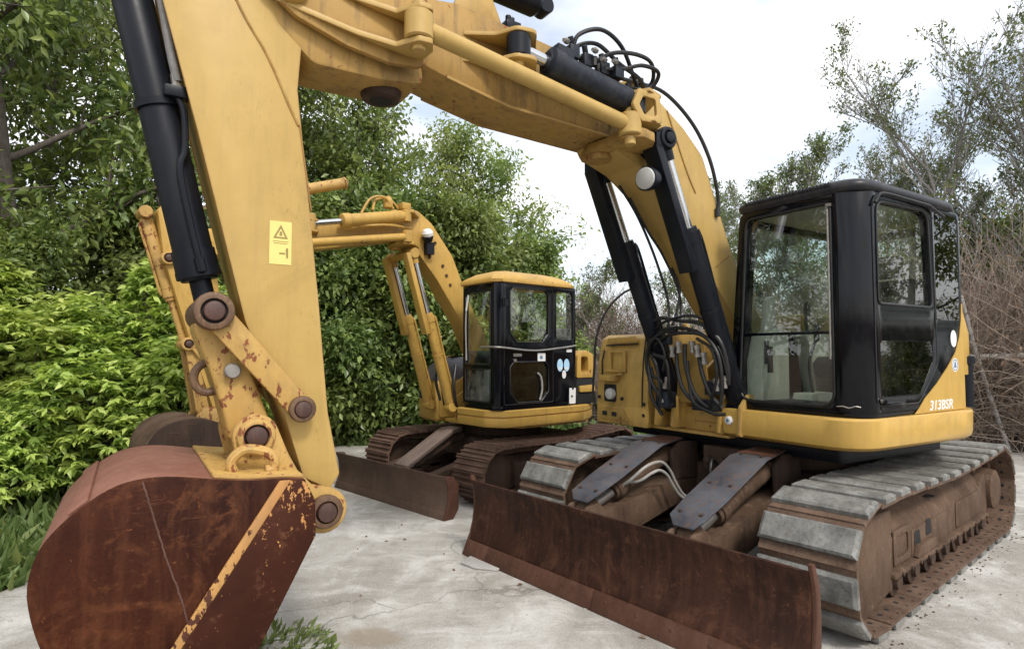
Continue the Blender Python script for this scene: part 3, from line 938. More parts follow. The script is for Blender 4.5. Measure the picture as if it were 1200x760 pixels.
# ---- upper structure ------------------------------------------------------------
# main deck
b = B()
plate(b, rp([(.80, -1.02), (.82, .22), (.60, .24), (.60, 1.0), (-.6, 1.1), (-1.05, .85), (-1.25, .3), (-1.25, -.3), (-1.05, -.85), (-.6, -1.1), (.5, -1.1)], .05, 3), .865, .905, 'z')
deck = E1.up('deck', b, 'yellow_dull', bevel=.006)
b = B()   # front cross plate with its lower flange and a shallow pressed line
plate(b, rp([(-.60, .875), (.25, .875), (.25, 1.06), (-.22, 1.06), (-.24, 1.01), (-.60, 1.01)], .0), .80, .825, 'x')
box(b, (.78, -.60, .868), (.90, .25, .888))
for y in (-.52, -.40, .02, .16): bolt(b, (.825, y, .93), (1, 0, 0), .014, .010)
box(b, (.826, -.12, .955), (.832, .23, .963))
finish('front_plate', b, 'yellow_dull', deck, bevel=.004)
for s in (-1, 1):  # boom foot brackets
    b = B()
    plate(b, rp([(-.12, .90), (.84, .90), (.84, 1.10), (.78, 1.20), (.45, 1.42, .1), (.05, 1.50, .12), (-.12, 1.30)], .03), s * .235 - .018, s * .235 + .018, 'y')
    finish('boom_bracket', b, 'yellow_dull', deck, bevel=.005)
b = B()
for s in (-1, 1):
    for dy in (-.085, .085):
        y = s * .30 + dy
        plate(b, rp([(.74, .90), (.98, .90), (.96, 1.10, .06), (.86, 1.20, .06), (.76, 1.16)], .02), y - .014, y + .014, 'y')
finish_each(None, 'cylinder_lug', b, 'yellow_dull', deck, bevel=.004)

b = B(); plate(b, rp([(.70, -.95), (.70, .95), (-.5, 1.0), (-1.0, .8), (-1.15, .3), (-1.15, -.3), (-1.0, -.8), (-.5, -1.0)], .05, 3), .775, .864, 'z'); finish('deck_shade_plate', b, 'cyl_black', deck, bevel=.006)  # added plate closing the bright gap, coloured black for the shade under the deck
# skirt under the cab
def skirt_outline(g=0.0):
    return rp([(.945 + g, .235 - g), (.965 + g, 1.20 + g, .24), (-.42, 1.265 + g, .5), (-.72 - g, 1.06 + g, .18), (-.66, .80), (.3, .24)], 0.0, 8)
b = B()
loft(b, [[(x, y, .892) for x, y in skirt_outline(-.035)], [(x, y, .915) for x, y in skirt_outline(-.006)], [(x, y, .945) for x, y in skirt_outline(0)], [(x, y, 1.075) for x, y in skirt_outline(.004)], [(x, y, 1.088) for x, y in skirt_outline(-.006)]])
skirt = E1.up('cab_skirt', b, 'yellow_deep', angle=40)
b = B(); lathe(b, (.945, .295, 1.005), (.98, .295, 1.005), [(0, .030), (.018, .030), (.022, .022), (.026, .022)], 18); finish('reflector', b, 'white', skirt)
b = B(); lathe(b, (.968, .295, 1.005), (.99, .295, 1.005), [(0, .012), (.006, .012)], 12); finish('reflector_print', b, 'bluegrey', skirt)

# cab ------------------------------------------------------------------
ZB, ZT = 1.090, 2.455
def cab_plan(g=0.0, top=0.0):
    i = .255 + .115 * top          # inner side leans in towards the roof
    return rp([(.905 + g, i - g, .05), (.905 + g, 1.205 + g, .17), (-.30 - g, 1.21 + g, .22), (-.52 - g, .98 + g, .2), (-.52 - g, i - g, .05)], 0.0, 6)
b = B()
# floor and lower sill
loft(b, [[(x, y, ZB) for x, y in cab_plan(-.01)], [(x, y, ZB + .05) for x, y in cab_plan(-.008)]])
# front frame with the windscreen opening
fo = [(.258, ZB + .03, .02), (1.06, ZB + .03, .0), (1.06, ZT, .0), (.372, ZT, .07)]
fi = [(.345, 1.150, .10), (1.018, 1.150, .10), (1.018, 2.400, .05), (.425, 2.400, .06)]
plate(b, rp(fo, 0, 5), .845, .900, 'x', [rp(fi, 0, 5)])
# round corner post
post = []
c0 = (.905 - .165, 1.205 - .165)
for i in range(9):
    a = math.radians(-2 + 94 * i / 8)
    post.append((c0[0] + .165 * math.cos(a), c0[1] + .165 * math.sin(a)))
for i in range(9):
    a = math.radians(92 - 94 * i / 8)
    post.append((c0[0] + .105 * math.cos(a), c0[1] + .105 * math.sin(a)))
loft(b, [[(x, y, z) for x, y in post] for z in (ZB + .03, ZT)])
# side frame: one sheet with the door glass, lower glass and rear quarter openings
so = [(.745, ZB + .03), (.745, ZT), (-.40, ZT, .05), (-.40, ZB + .03)]
d_up = rp([(.735, 1.775, .04), (.735, 2.395, .09), (.075, 2.410, .10), (.045, 1.775, .05)], 0, 5)
d_lo = rp([(.72, 1.215, .04), (.72, 1.550, .03), (.055, 1.550, .03), (.055, 1.42, .03), (.24, 1.215, .05)], 0, 5)
q_up = rp([(-.02, 1.70, .02), (-.02, 2.425, .03), (-.36, 2.42, .04), (-.36, 1.70, .02)], 0, 4)
plate(b, rp(so, 0, 4), 1.160, 1.203, 'y', [d_up, d_lo, q_up])
# rear corner and back panel, inner side panel
loft(b, [[(-.40, 1.203, z), (-.50, 1.13, z), (-.525, .98, z), (-.50, .98, z), (-.475, 1.11, z), (-.39, 1.165, z)] for z in (ZB + .03, ZT)])
bo = rp([(.300, ZB + .03), (1.0, ZB + .03), (1.0, ZT), (.372, ZT)], 0)
bi = rp([(.44, 1.72, .05), (.94, 1.72, .05), (.94, 2.36, .05), (.46, 2.36, .05)], 0, 4)
plate(b, bo, -.515, -.480, 'x', [bi])
cab = E1.up('cab', b, 'black', bevel=.006)
cab["label"] = "black glazed cab with rounded corners"
# inner (boom side) panel: leaning, with a window
b = B()
ins = [(.87, 0, .02), (.87, 1, .02), (-.50, 1, .02), (-.50, 0, .02)]
io = [(.86, ZB + .03), (.86, ZT), (-.50, ZT), (-.50, ZB + .03)]
ii = rp([(.76, 1.62, .05), (.76, 2.37, .05), (-.40, 2.37, .05), (-.40, 1.62, .05)], 0, 4)
plate(b, io, 0, .04, 'y', [ii])
for v in b.verts:
    v.co.y += .262 + .112 * (v.co.z - ZB) / (ZT - ZB)
finish('side_panel', b, 'black', cab, bevel=.004)
# roof shell
b = B()
rings = []
for g, z in ((.000, ZT - .005), (.012, ZT + .012), (.014, ZT + .035), (.004, ZT + .058), (-.030, ZT + .078), (-.090, ZT + .090), (-.22, ZT + .096)):
    rings.append([(x, y, z) for x, y in cab_plan(g, 1.0)])
loft(b, rings)
roof = finish('cab_roof', b, 'blackroof', cab, angle=50)
b = B()   # ribbed gutter along the front of the roof
for i in range(26):
    y = .43 + i * .0235
    box(b, (.902, y, ZT + .040), (.925, y + .012, ZT + .066))
finish_each(None, 'gutter_rib', b, 'blackroof', roof, bevel=.002)
b = B(); tube(b, spline([(.60, 1.222, ZT - .005), (.72, 1.226, ZT - .02), (.775, 1.222, ZT - .08)], 6), .010, 8); tube(b, [(.60, 1.222, ZT - .005), (.1, 1.226, ZT - .01), (-.12, 1.224, ZT - .06)], .010, 8); finish('rain_rail', b, 'blackroof', roof)
# glass
def pane(name, outline, d, axis, mat, parent, th=.006):
    b = B(); plate(b, outline, d, d + th, axis)
    return finish(name, b, mat, parent, smooth=False)
grow = lambda p, g: [(a, b_) for a, b_ in p]
up_w = rp([(.348, 1.612, .0), (1.020, 1.612, .0), (1.020, 2.402, .05), (.423, 2.402, .06)], 0, 4)
lo_w = rp([(.340, 1.148, .10), (1.020, 1.148, .10), (1.020, 1.595, .0), (.345, 1.595, .0)], 0, 5)
pane('upper_windscreen', up_w, .868, 'x', 'glass', cab)
pane('lower_windscreen', lo_w, .868, 'x', 'glass', cab)
b = B(); box(b, (.858, .345, 1.594), (.888, 1.020, 1.613)); finish('windscreen_bar', b, 'black', cab, bevel=.003)
pane('door_window', d_up, 1.178, 'y', 'glass', cab)
pane('lower_door_window', d_lo, 1.195, 'y', 'glass_dark', cab)
pane('rear_quarter_window', q_up, 1.196, 'y', 'glass_dark', cab)
pane('rear_window', bi, -.50, 'x', 'glass', cab)
b = B(); plate(b, ii, .012, .018, 'y')
for v in b.verts: v.co.y += .262 + .112 * (v.co.z - ZB) / (ZT - ZB)
finish('side_window', b, 'glass', cab, smooth=False)
# rubber seals
def seal(outline, d, axis, r, parent, mat='hose'):
    b = B()
    f3 = AX[axis]
    P = [f3(p[0], p[1], d) for p in outline]
    tube(b, P + [P[0], P[1]], r, 6, cap=False)
    return finish('window_seal', b, mat, parent)
seal(rp(fi, 0, 6), .902, 'x', .009, cab)
seal(d_up, 1.205, 'y', .008, cab)
# door outline gap
seal(rp([(.775, 1.16, .05), (.775, 2.440, .11), (.01, 2.448, .10), (-.005, 1.40, .05), (.26, 1.16, .08)], 0, 6), 1.2025, 'y', .005, cab)
# door handle, hinges, hand rail, wiper
b = B()
plate(b, rp([(.44, 1.135), (.74, 1.135), (.74, 1.195), (.44, 1.195)], .02), 1.2035, 1.209, 'y')
finish('handle_plate', b, 'dark', cab, bevel=.002)
b = B()
tube(b, spline([(.71, 1.208, 1.178), (.68, 1.232, 1.176), (.55, 1.236, 1.172), (.50, 1.210, 1.170)], 5), .010, 8)
cyl(b, (.725, 1.205, 1.185), (.725, 1.228, 1.185), .016, 12)
finish('door_handle', b, 'black', cab)
b = B(); cyl(b, (.742, 1.207, 1.19), (.742, 1.222, 1.19), .014, 12); finish('lock', b, 'chrome', cab)
b = B()
tube(b, [(.915, 1.008, 2.36), (.916, 1.009, 1.60), (.914, 1.006, 1.44)], .0055, 8)
box(b, (.902, 1.0, 2.375), (.918, 1.03, 2.395))
finish('wiper', b, 'steel', cab)
b = B(); tube(b, spline([(.910, 1.035, 1.155), (.905, 1.07, 1.158), (.895, 1.10, 1.150), (.88, 1.13, 1.160), (.86, 1.15, 1.155)], 5), .004, 6); finish('scratch_trim', b, 'steel', cab)
# yellow swoosh panel, model lettering and stickers
sw = [(.33, 1.092), (.27, 1.125), (.19, 1.185), (.02, 1.275), (-.15, 1.385), (-.27, 1.48), (-.335, 1.58), (-.372, 1.70), (-.385, 1.82), (-.40, 1.82), (-.40, 1.092)]
b = B(); plate(b, sw, 1.2036, 1.2075, 'y'); swoosh = finish('side_decal_panel', b, 'yellow_deep', cab, smooth=False)
ROT_L = Matrix(((-1, 0, 0, 0), (0, 0, 1, 0), (0, 1, 0, 0), (0, 0, 0, 1)))    # text facing +y, reading towards -x
lettering('model_lettering', '313BSR', .088, 'white', cab, Matrix.Translation((-.030, 1.2085, 1.132)) @ ROT_L, squeeze=1.22)
b = B(); plate(b, [(-.255 + .045 * math.cos(a), 1.575 + .058 * math.sin(a)) for a in [2 * math.pi * i / 24 for i in range(24)]], 1.2036, 1.2048, 'y'); finish('oval_sticker', b, 'white', cab, smooth=False)
b = B(); plate(b, circ(-.255, 1.395, .047, 24), 1.2076, 1.2086, 'y'); finish('round_sticker', b, 'white', cab, smooth=False)
b = B(); plate(b, circ(-.255, 1.395, .040, 24), 1.2087, 1.2092, 'y', [circ(-.255, 1.395, .033, 24)]); plate(b, [(-.275, 1.375), (-.235, 1.375), (-.243, 1.41), (-.255, 1.425), (-.270, 1.405)], 1.2087, 1.2092, 'y'); finish('sticker_print', b, 'bluegrey', cab, smooth=False)
# interior
b = B()
plate(b, rp([(-.28, 1.30), (.28, 1.30), (.30, 1.40), (.24, 1.45), (-.14, 1.43), (-.28, 2.02), (-.40, 2.02), (-.36, 1.36)], .05), .52, .98, 'y')
plate(b, rp([(-.33, 2.03), (-.24, 2.03), (-.27, 2.20), (-.38, 2.20)], .03), .64, .86, 'y')
box(b, (-.2, .58, 1.12), (.2, .92, 1.31))
finish('operator_seat', b, 'seat', cab, bevel=.02)
for nm, y0, y1, mt in (('right_console', .40, .51, 'plastic'), ('left_console', .99, 1.09, 'seat')):
    b = B(); plate(b, rp([(-.30, 1.14), (.22, 1.14), (.30, 1.52), (.36, 1.62), (.10, 1.64), (-.30, 1.60)], .03), y0, y1, 'y'); finish(nm, b, mt, cab, bevel=.012)
    b = B(); ym = (y0 + y1) / 2
    tube(b, spline([(.24, ym, 1.62), (.26, ym, 1.70), (.245, ym, 1.76)], 5), .012, 8); lathe(b, (.245, ym, 1.75), (.235, ym, 1.87), [(0, .018), (.03, .026), (.09, .024), (.11, .012)], 12); finish('joystick', b, 'dark', cab)
b = B(); plate(b, rp([(.50, 1.13), (.82, 1.13), (.82, 1.42), (.76, 1.60), (.60, 1.66), (.50, 1.60)], .03), .345, .47, 'y'); finish('dashboard', b, 'plastic', cab, bevel=.015)
b = B(); box(b, (.78, .475, 1.40), (.80, .50, 1.56)); box(b, (.70, .4701, 1.34), (.76, .476, 1.52)); finish('dash_vent', b, 'dark', cab, bevel=.003)
b = B(); plate(b, rp([(.55, 1.62), (.70, 1.60), (.66, 1.86), (.58, 1.90)], .03), .37, .42, 'y'); finish('monitor', b, 'plastic', cab, bevel=.01)
b = B(); box(b, (-.45, .34, 1.142), (.83, 1.15, 1.150)); finish('floor_mat', b, 'seat', cab)
b = B(); plate(b, rp([(.30, 1.15), (.62, 1.15), (.60, 1.20), (.32, 1.20)], .01), .56, .70, 'y'); plate(b, rp([(.30, 1.15), (.62, 1.15), (.60, 1.20), (.32, 1.20)], .01), .74, .88, 'y'); finish_each(None, 'pedal', b, 'plastic', cab, bevel=.01)
for y in (.62, .82):
    b = B(); tube(b, spline([(.46, y, 1.18), (.50, y, 1.4), (.44, y + .02, 1.58)], 6), .010, 8); lathe(b, (.44, y + .02, 1.56), (.42, y + .02, 1.68), [(0, .014), (.02, .02), (.10, .018), (.12, .01)], 10); finish('travel_lever', b, 'dark', cab)
b = B(); box(b, (-.46, .42, 2.41), (.80, 1.12, 2.44)); finish('roof_lining', b, 'plastic', cab, bevel=.01)
b = B()   # dusty clear sheet hung behind the windscreen
rnd = random.Random(8)
N = 14
g = [[b.verts.new((.60 + .02 * math.sin(j * 1.7 + i * .6) + rnd.uniform(-.008, .008), .46 + .56 * i / N, 1.62 + (.42 - .16 * i / N) * j / 6)) for i in range(N + 1)] for j in range(7)]
for j in range(6):
    for i in range(N): b.faces.new((g[j][i], g[j][i + 1], g[j + 1][i + 1], g[j + 1][i]))
finish('plastic_sheet', b, 'film', cab)

# right hand tank and tool box
b = B()
tb = [(.960, .905), (.975, 1.02), (.955, 1.40), (.905, 1.600), (.84, 1.635), (-.85, 1.66), (-1.0, 1.5), (-1.0, .905)]
plate(b, rp([(p[0], p[1], .03) for p in tb], 0, 3), -1.09, -.47, 'y')
tank = E1.up('tool_box', b, 'yellow_dull', bevel=.022, segs=3)
tank["label"] = "yellow tank and tool box beside the boom"
b = B()
plate(b, [(-1.085, .868), (-.475, .868), (-.475, 1.022), (-1.085, 1.030)], .80, .985, 'x')
step = finish('bumper', b, 'yellow_dull', tank, bevel=.015)
b = B(); plate(b, rp([(-1.03, .90), (-.66, .90), (-.74, 1.0), (-1.03, 1.0)], .01), .9855, .989, 'x'); finish('recess', b, 'yellow_dull', tank, bevel=.002)
b = B()
for y in (-.97, -.85): plate(b, rp([(y - .03, .935), (y + .03, .935), (y + .03, .972), (y - .03, .972)], .006), .9895, .993, 'x')
finish_each(None, 'slot', b, 'dark', tank)
b = B()
plate(b, rp([(-.98, 1.555), (-.60, 1.565), (-.62, 1.615), (-.96, 1.605)], .008), .935, .955, 'x')
finish('hinge_cover', b, 'yellow_dull', tank, bevel=.004)
b = B(); plate(b, rp([(-.99, 1.535), (-.60, 1.545), (-.60, 1.556), (-.99, 1.548)], .0), .938, .951, 'x'); finish('hinge_shadow_strip', b, 'dark', tank)  # dark strip put in as the shadow below the hinge cover
b = B()   # door latch pocket
plate(b, rp([(-.98, 1.31), (-.72, 1.31), (-.72, 1.50), (-.96, 1.50)], .012), .964, .978, 'x', [rp([(-.90, 1.335), (-.76, 1.335), (-.76, 1.48), (-.90, 1.48)], .008)])
finish('latch_frame', b, 'yellow_dull', tank, bevel=.003)
b = B(); box(b, (.962, -1.0, 1.235), (1.03, -.80, 1.285)); tube(b, [(1.0, -.80, 1.285), (1.0, -.74, 1.30)], .012, 8); finish('latch', b, 'yellow_dull', tank, bevel=.006)
b = B(); plate(b, rp([(-.99, 1.055), (-.84, 1.055), (-.84, 1.205), (-.99, 1.205)], .02), .970, .979, 'x'); finish('lamp_pocket', b, 'dark', tank, bevel=.002)
b = B(); lathe(b, (.975, -.885, 1.125), (1.04, -.885, 1.125), [(0, .045), (.03, .05), (.045, .045), (.055, .02)], 18); finish('lamp', b, 'lens', tank)
b = B()
for (y, z) in ((-.76, 1.09), (-1.05, 1.09), (-.505, 1.06), (-.505, .97)): bolt(b, (.978, y, z), (1, 0, 0), .016, .012)
finish_each(None, 'bolt', b, 'dark', tank)
b = B(); tube(b, [(.975, -.53, 1.035), (.972, -.53, 1.20), (.955, -.53, 1.42), (.925, -.53, 1.59)], .006, 6); finish('door_gap', b, 'dark', tank)
b = B(); tube(b, [(.97, -1.02, 1.26), (.965, -1.03, 1.40), (.945, -1.02, 1.50)], .006, 6); finish('door_gap', b, 'dark', tank)
# hand rail / antenna wire along the right edge
b = B(); tube(b, spline([(.95, -1.11, .96), (.985, -1.13, 1.10), (.97, -1.13, 1.35), (.95, -1.12, 1.62), (.88, -1.06, 1.86), (.76, -.96, 2.02), (.66, -.88, 2.06)], 8), .0105, 8)
E1.up('hand_rail', b, 'hose')

# engine hood and counterweight
b = B()
plate(b, rp([(-.55, .5), (-.55, 1.16), (-1.08, .86), (-1.34, .32), (-1.34, -.32), (-1.08, -.86), (-.75, -1.08), (.30, -1.08), (.30, -.48), (-.2, -.42), (-.2, .5)], .10, 4), .93, 1.62, 'z')
hood = E1.up('engine_hood', b, 'yellow_dull', bevel=.03, segs=3)
b = B(); box(b, (-.85, -.45, 1.62), (-.20, .20, 1.80)); finish('hood_cover', b, 'yellow_dull', hood, bevel=.03)
b = B(); lathe(b, (-.55, -.62, 1.60), (-.55, -.62, 2.0), [(0, .055), (.20, .055), (.22, .045), (.30, .042)], 16); finish('exhaust', b, 'mud_dark', hood)
b = B(); lathe(b, (.10, -.30, 1.62), (.10, -.30, 1.9), [(0, .085), (.10, .09), (.13, .075), (.15, .03)], 20); finish('air_filter', b, 'cyl_black', hood)
b = B()   # yellow vertical fin and black canister behind the cab door
plate(b, rp([(-.62, 1.32), (-.50, 1.32), (-.47, 1.60), (-.52, 1.80), (-.62, 1.62)], .02), 1.05, 1.16, 'y')
E1.up('rear_fin', b, 'yellow_deep', bevel=.01)
b = B(); lathe(b, (-.62, 1.13, 1.09), (-.62, 1.13, 1.42), [(0, .045), (.30, .045), (.31, .058), (.36, .058), (.37, .03)], 16); E1.up('rear_strut', b, 'cyl_black')

# ---- boom, offset boom, stick ----------------------------------------------------
BW = .168
boom_pf = [(.22, 1.10, .06), (.50, 1.46), (.66, 1.68), (.86, 1.91), (1.22, 2.345, .1), (1.46, 2.60, .12), (1.66, 2.735, .06), (1.90, 2.815, .03), (1.94, 2.88, .03), (1.93, 3.20, .05), (1.74, 3.295, .08), (1.47, 3.205, .12), (1.235, 3.065, .12), (1.04, 2.90, .15), (.78, 2.33), (.58, 1.93), (.12, 1.48, .10), (.02, 1.25, .12)]
b = B()
inner = rp(boom_pf, 0, 5)
plate(b, inner, -BW + .012, BW - .012, 'y')
boom = E1.up('boom', b, 'yellow', bevel=.004)
boom["label"] = "main boom rising beside the cab"
for s in (-1, 1):   # side plates stand a little proud of the wrapper, like the welded box they are
    b = B()
    cx, cz = 1.0, 2.3
    plate(b, [(x, z) for x, z in rp([(p[0], p[1], (p[2] if len(p) > 2 else 0)) for p in boom_pf], 0, 5)], s * (BW - .012), s * BW, 'y')
    sp_ = finish('side_plate', b, 'yellow', boom, bevel=.002)
    # small scale about the plate's own centre so its rim clears the wrapper
    for v in sp_.data.vertices:
        v.co.x = cx + (v.co.x - cx) * 1.004
        v.co.z = cz + (v.co.z - cz) * 1.004
# knuckle: forks that hold the vertical swing pin, with gusset plates on the near side
b = B()
plate(b, rp([(1.60, -.165), (1.93, -.14, .05), (1.97, 0, .08), (1.93, .14, .05), (1.60, .165)], .02), 3.235, 3.275, 'z')
for z0, z1 in ((2.80, 2.86),):
    plate(b, rp([(1.58, -.20), (1.90, -.17, .05), (1.98, 0, .1), (1.96, .20, .05), (1.98, .36, .05), (1.88, .43, .05), (1.76, .40, .05), (1.60, .20)], .02), z0, z1, 'z')
cyl(b, (1.88, 0, 2.76), (1.88, 0, 3.285), .085, 20, ch=.01)
knuck = finish('knuckle', b, 'yellow_grimy', boom, bevel=.008)
b = B()
plate(b, [(1.60, .172), (1.90, .172), (1.94, .30), (1.84, .44), (1.70, .40)], 3.095, 3.115, 'z')
plate(b, [(1.62, .172), (1.78, .172), (1.86, .40), (1.80, .44), (1.70, .40)], 2.915, 2.935, 'z')
plate(b, rp([(1.72, 2.915), (1.90, 2.90), (1.97, 2.99), (1.92, 3.10), (1.74, 3.10)], .02), .405, .425, 'y', [rp([(1.765, 2.955), (1.875, 2.945), (1.915, 3.0), (1.88, 3.06), (1.775, 3.06)], .02)])
finish('cylinder_bracket', b, 'yellow', boom, bevel=.005)
b = B()   # welds and pressed line on the near side
tube(b, spline([(1.40, .170, 3.16), (1.30, .171, 2.95), (1.20, .171, 2.75), (1.12, .171, 2.62)], 6), .006, 6)
tube(b, [(.92, .170, 2.10), (.76, .170, 2.20)], .004, 6)
finish('weld', b, 'yellow', boom)
b = B()
cyl(b, (1.60, -.36, 2.87), (1.60, .36, 2.87), .055, 18)
for s in (-1, 1): cyl(b, (1.60, s * .17, 2.87), (1.60, s * .235, 2.87), .10, 20, ch=.008)
finish('cylinder_pin', b, 'cyl_black', boom)
# work lamp on the near side
b = B()
lathe(b, (1.66, .30, 2.60), (1.80, .33, 2.58), [(0, .035), (.02, .062), (.07, .075), (.11, .078), (.115, .070)], 24)
tube(b, [(1.62, .17, 2.70), (1.66, .27, 2.68), (1.68, .30, 2.64)], .014, 8)
lamp = finish('work_lamp', b, 'cyl_black', boom)
b = B(); lathe(b, (1.770, .324, 2.585), (1.80, .330, 2.580), [(0, .070), (.012, .066), (.020, .045), (.024, .01)], 24); finish('lamp_lens', b, 'lens', boom)

# boom cylinders with long rod guards
for s in (-1, 1):
    y = s * .30
    p0 = V(.845, y, 1.08); p1 = V(1.60, y, 2.87)
    hyd(E1, p0, p1, .69, .070, .040, 'cyl_black', 'chrome', eye=.075, eyew=.06)
    d = (p1 - p0).normalized(); nrm = V(d.z, 0, -d.x)      # forward side of the cylinder
    b = B()
    a0, a1 = p1 - d * .02, p1 - d * .88
    q = [nrm * .060, nrm * .135]
    ring = lambda c: [c + nrm * .065 + V(0, -.062, 0), c + nrm * .065 + V(0, -.055, 0), c + nrm * .118 + V(0, -.055, 0), c + nrm * .118 + V(0, .055, 0), c + nrm * .065 + V(0, .055, 0), c + nrm * .065 + V(0, .062, 0), c + nrm * .126 + V(0, .062, 0), c + nrm * .126 + V(0, -.062, 0)]
    loft(b, [ring(a0), ring(a1)])
    box(b, (-.03, -.062, -.05), (.04, .062, .05), 0, Matrix.Translation(p1 + nrm * .07))
    E1.up('rod_guard', b, 'cyl_black', bevel=.004)
    b = B(); pin_boss(b, (1.60, 2.87), y - .07, y + .075, .072); E1.up('pin_cap', b, ['cyl_black', 'cyl_black', 'dark'])

# offset boom (the swinging middle section)
ob = [(1.80, 2.865), (2.70, 2.895), (3.12, 2.975, .05), (3.30, 3.02, .05), (3.32, 3.36, .05), (3.02, 3.405, .1), (2.37, 3.34), (1.80, 3.235)]
b = B()
plate(b, rp(ob, 0, 4), -BW, BW, 'y')
oboom = E1.up('offset_boom', b, 'yellow_grimy', bevel=.010)
oboom["label"] = "level middle boom section carrying pipes and rams"
b = B()   # bottom plate stands out as a flange
for s in (-1, 1):
    plate(b, [(1.86, 2.862), (2.70, 2.888), (3.10, 2.965), (3.10, 2.985), (2.70, 2.908), (1.86, 2.882)], s * (BW - .002), s * (BW + .006), 'y')
finish_each(None, 'flange', b, 'yellow', oboom)
b = B()
for z in (3.085, 3.235):      # near lugs for the offset cylinder
    plate(b, rp([(3.02, .160), (2.50, .160), (2.60, .30, .1), (2.66, .40, .06), (2.78, .38, .06), (2.84, .26, .1)], .01), z, z + .024, 'z')
finish_each(None, 'cylinder_lug', b, 'yellow', oboom, bevel=.004)
b = B()   # cylinder trunnion lugs on top
for s in (-1, 1):
    plate(b, rp([(2.72, 3.36), (3.05, 3.40), (2.96, 3.58, .05), (2.82, 3.57, .05)], .01), s * .13 - .014, s * .13 + .014, 'y')
finish_each(None, 'trunnion_lug', b, 'yellow_dull', oboom, bevel=.004)
b = B(); box(b, (2.60, .06, 3.375), (2.70, .15, 3.43)); cyl(b, (2.64, .10, 3.43), (2.64, .10, 3.47), .022, 10); cyl(b, (2.68, .13, 3.42), (2.68, .13, 3.46), .018, 10); finish('pipe_clamp', b, 'cyl_black', oboom, bevel=.006)
# parallel link rod
b = B()
p0, p1 = V(3.345, .36, 3.085), V(1.93, .355, 2.885)
cyl(b, p0, p1, .046, 18)
for p in (p0, p1):
    cyl(b, p - V(0, 0, .068), p + V(0, 0, .068), .072, 20, ch=.008)
    cyl(b, p - V(0, 0, .125), p + V(0, 0, .125), .036, 16, ch=.004)
E1.up('link_rod', b, 'yellow')["label"] = "round yellow link rod"
# offset cylinder
b = B()
p0, p1 = V(1.86, .335, 3.035), V(2.735, .325, 3.165)
d = (p1 - p0).normalized()
lathe(b, p0, p1, [(.03, .05), (.08, .076), (.60, .078), (.602, .088), (.68, .090), (.69, .06), (.70, .06)], 22)
cyl(b, p0 - V(0, 0, .06), p0 + V(0, 0, .06), .062, 18, ch=.006)
box(b, (-.06, -.05, .05), (.06, .05, .11), 0, Matrix.Translation(p0 + d * .60) @ Matrix.Rotation(-.15, 4, 'Y'))
oc = E1.up('hydraulic_cylinder', b, 'boot')
b = B(); cyl(b, p0 + d * .68, p1, .034, 16); finish('rod', b, 'chrome', oc)
b = B(); cyl(b, p1 - V(0, 0, .062), p1 + V(0, 0, .066), .068, 20, ch=.008); finish('rod_eye', b, 'cyl_black', oc)
b = B(); cyl(b, p1 - V(0, 0, .11), p1 + V(0, 0, .11), .032, 14, ch=.004); finish('pin', b, 'yellow', oc)
# hoses over the offset cylinder
rnd = random.Random(21)
H = [[(2.46, .33, 3.25), (2.44, .36, 3.40), (2.28, .38, 3.50), (2.10, .36, 3.44), (1.94, .30, 3.26), (1.80, .22, 3.14)],
     [(2.42, .30, 3.24), (2.40, .30, 3.36), (2.26, .32, 3.42), (2.10, .34, 3.30), (1.94, .36, 3.20), (1.85, .30, 3.14)],
     [(2.30, .34, 3.24), (2.20, .40, 3.32), (2.02, .42, 3.36), (1.84, .36, 3.38), (1.76, .28, 3.28), (1.86, .22, 3.18), (2.02, .22, 3.20)],
     [(2.24, .30, 3.22), (2.10, .36, 3.24), (1.96, .40, 3.30), (1.80, .38, 3.30), (1.80, .30, 3.20), (1.95, .26, 3.18)],
     [(2.44, .28, 3.22), (2.34, .30, 3.30), (2.22, .26, 3.28), (2.08, .24, 3.26), (1.92, .20, 3.30), (1.76, .18, 3.33)],
     [(2.38, .36, 3.28), (2.36, .36, 3.45), (2.33, .35, 3.50)],
     [(1.66, .10, 3.33), (1.40, .14, 3.30), (1.16, .18, 3.12), (1.00, .20, 2.88), (.90, .19, 2.62), (.90, .18, 2.50)],
     [(1.60, .02, 3.31), (1.36, .02, 3.27), (1.10, .0, 3.08), (.93, -.02, 2.80), (.82, -.02, 2.55)]]
H.pop(5)
for k, h in enumerate(H):
    if k < 5: h = [(x - .10, y, 3.17 + (z - 3.17) * .72) for x, y, z in h]
    b = B(); tube(b, spline(h, 8), .013, 8)
    for e in (0, -1):
        lathe(b, V(h[e]) - V(0, 0, .025), V(h[e]) + V(0, 0, .03), [(0, .020), (.055, .020)], 8)
    E1.up('hose', b, 'hose')
b = B()
for x, y, z in ((2.36, .33, 3.24), (2.24, .31, 3.23), (2.10, .30, 3.22), (2.02, .34, 3.20)):
    box(b, (x - .035, y - .03, z - .04), (x + .035, y + .03, z + .035))
    cyl(b, (x, y, z + .03), (x + .03, y + .02, z + .08), .018, 8)
E1.up('valve_block', b, ['boot'], bevel=.004)['kind'] = 'stuff'
b = B()
for x, y, z in ((2.20, .36, 3.28), (2.06, .38, 3.24), (2.14, .37, 3.235), (2.40, .34, 3.29)):
    lathe(b, (x, y, z), (x + .05, y + .02, z - .012), [(0, .017), (.03, .017), (.031, .012), (.05, .012)], 6)
E1.up('fitting', b, 'steel')['kind'] = 'stuff'

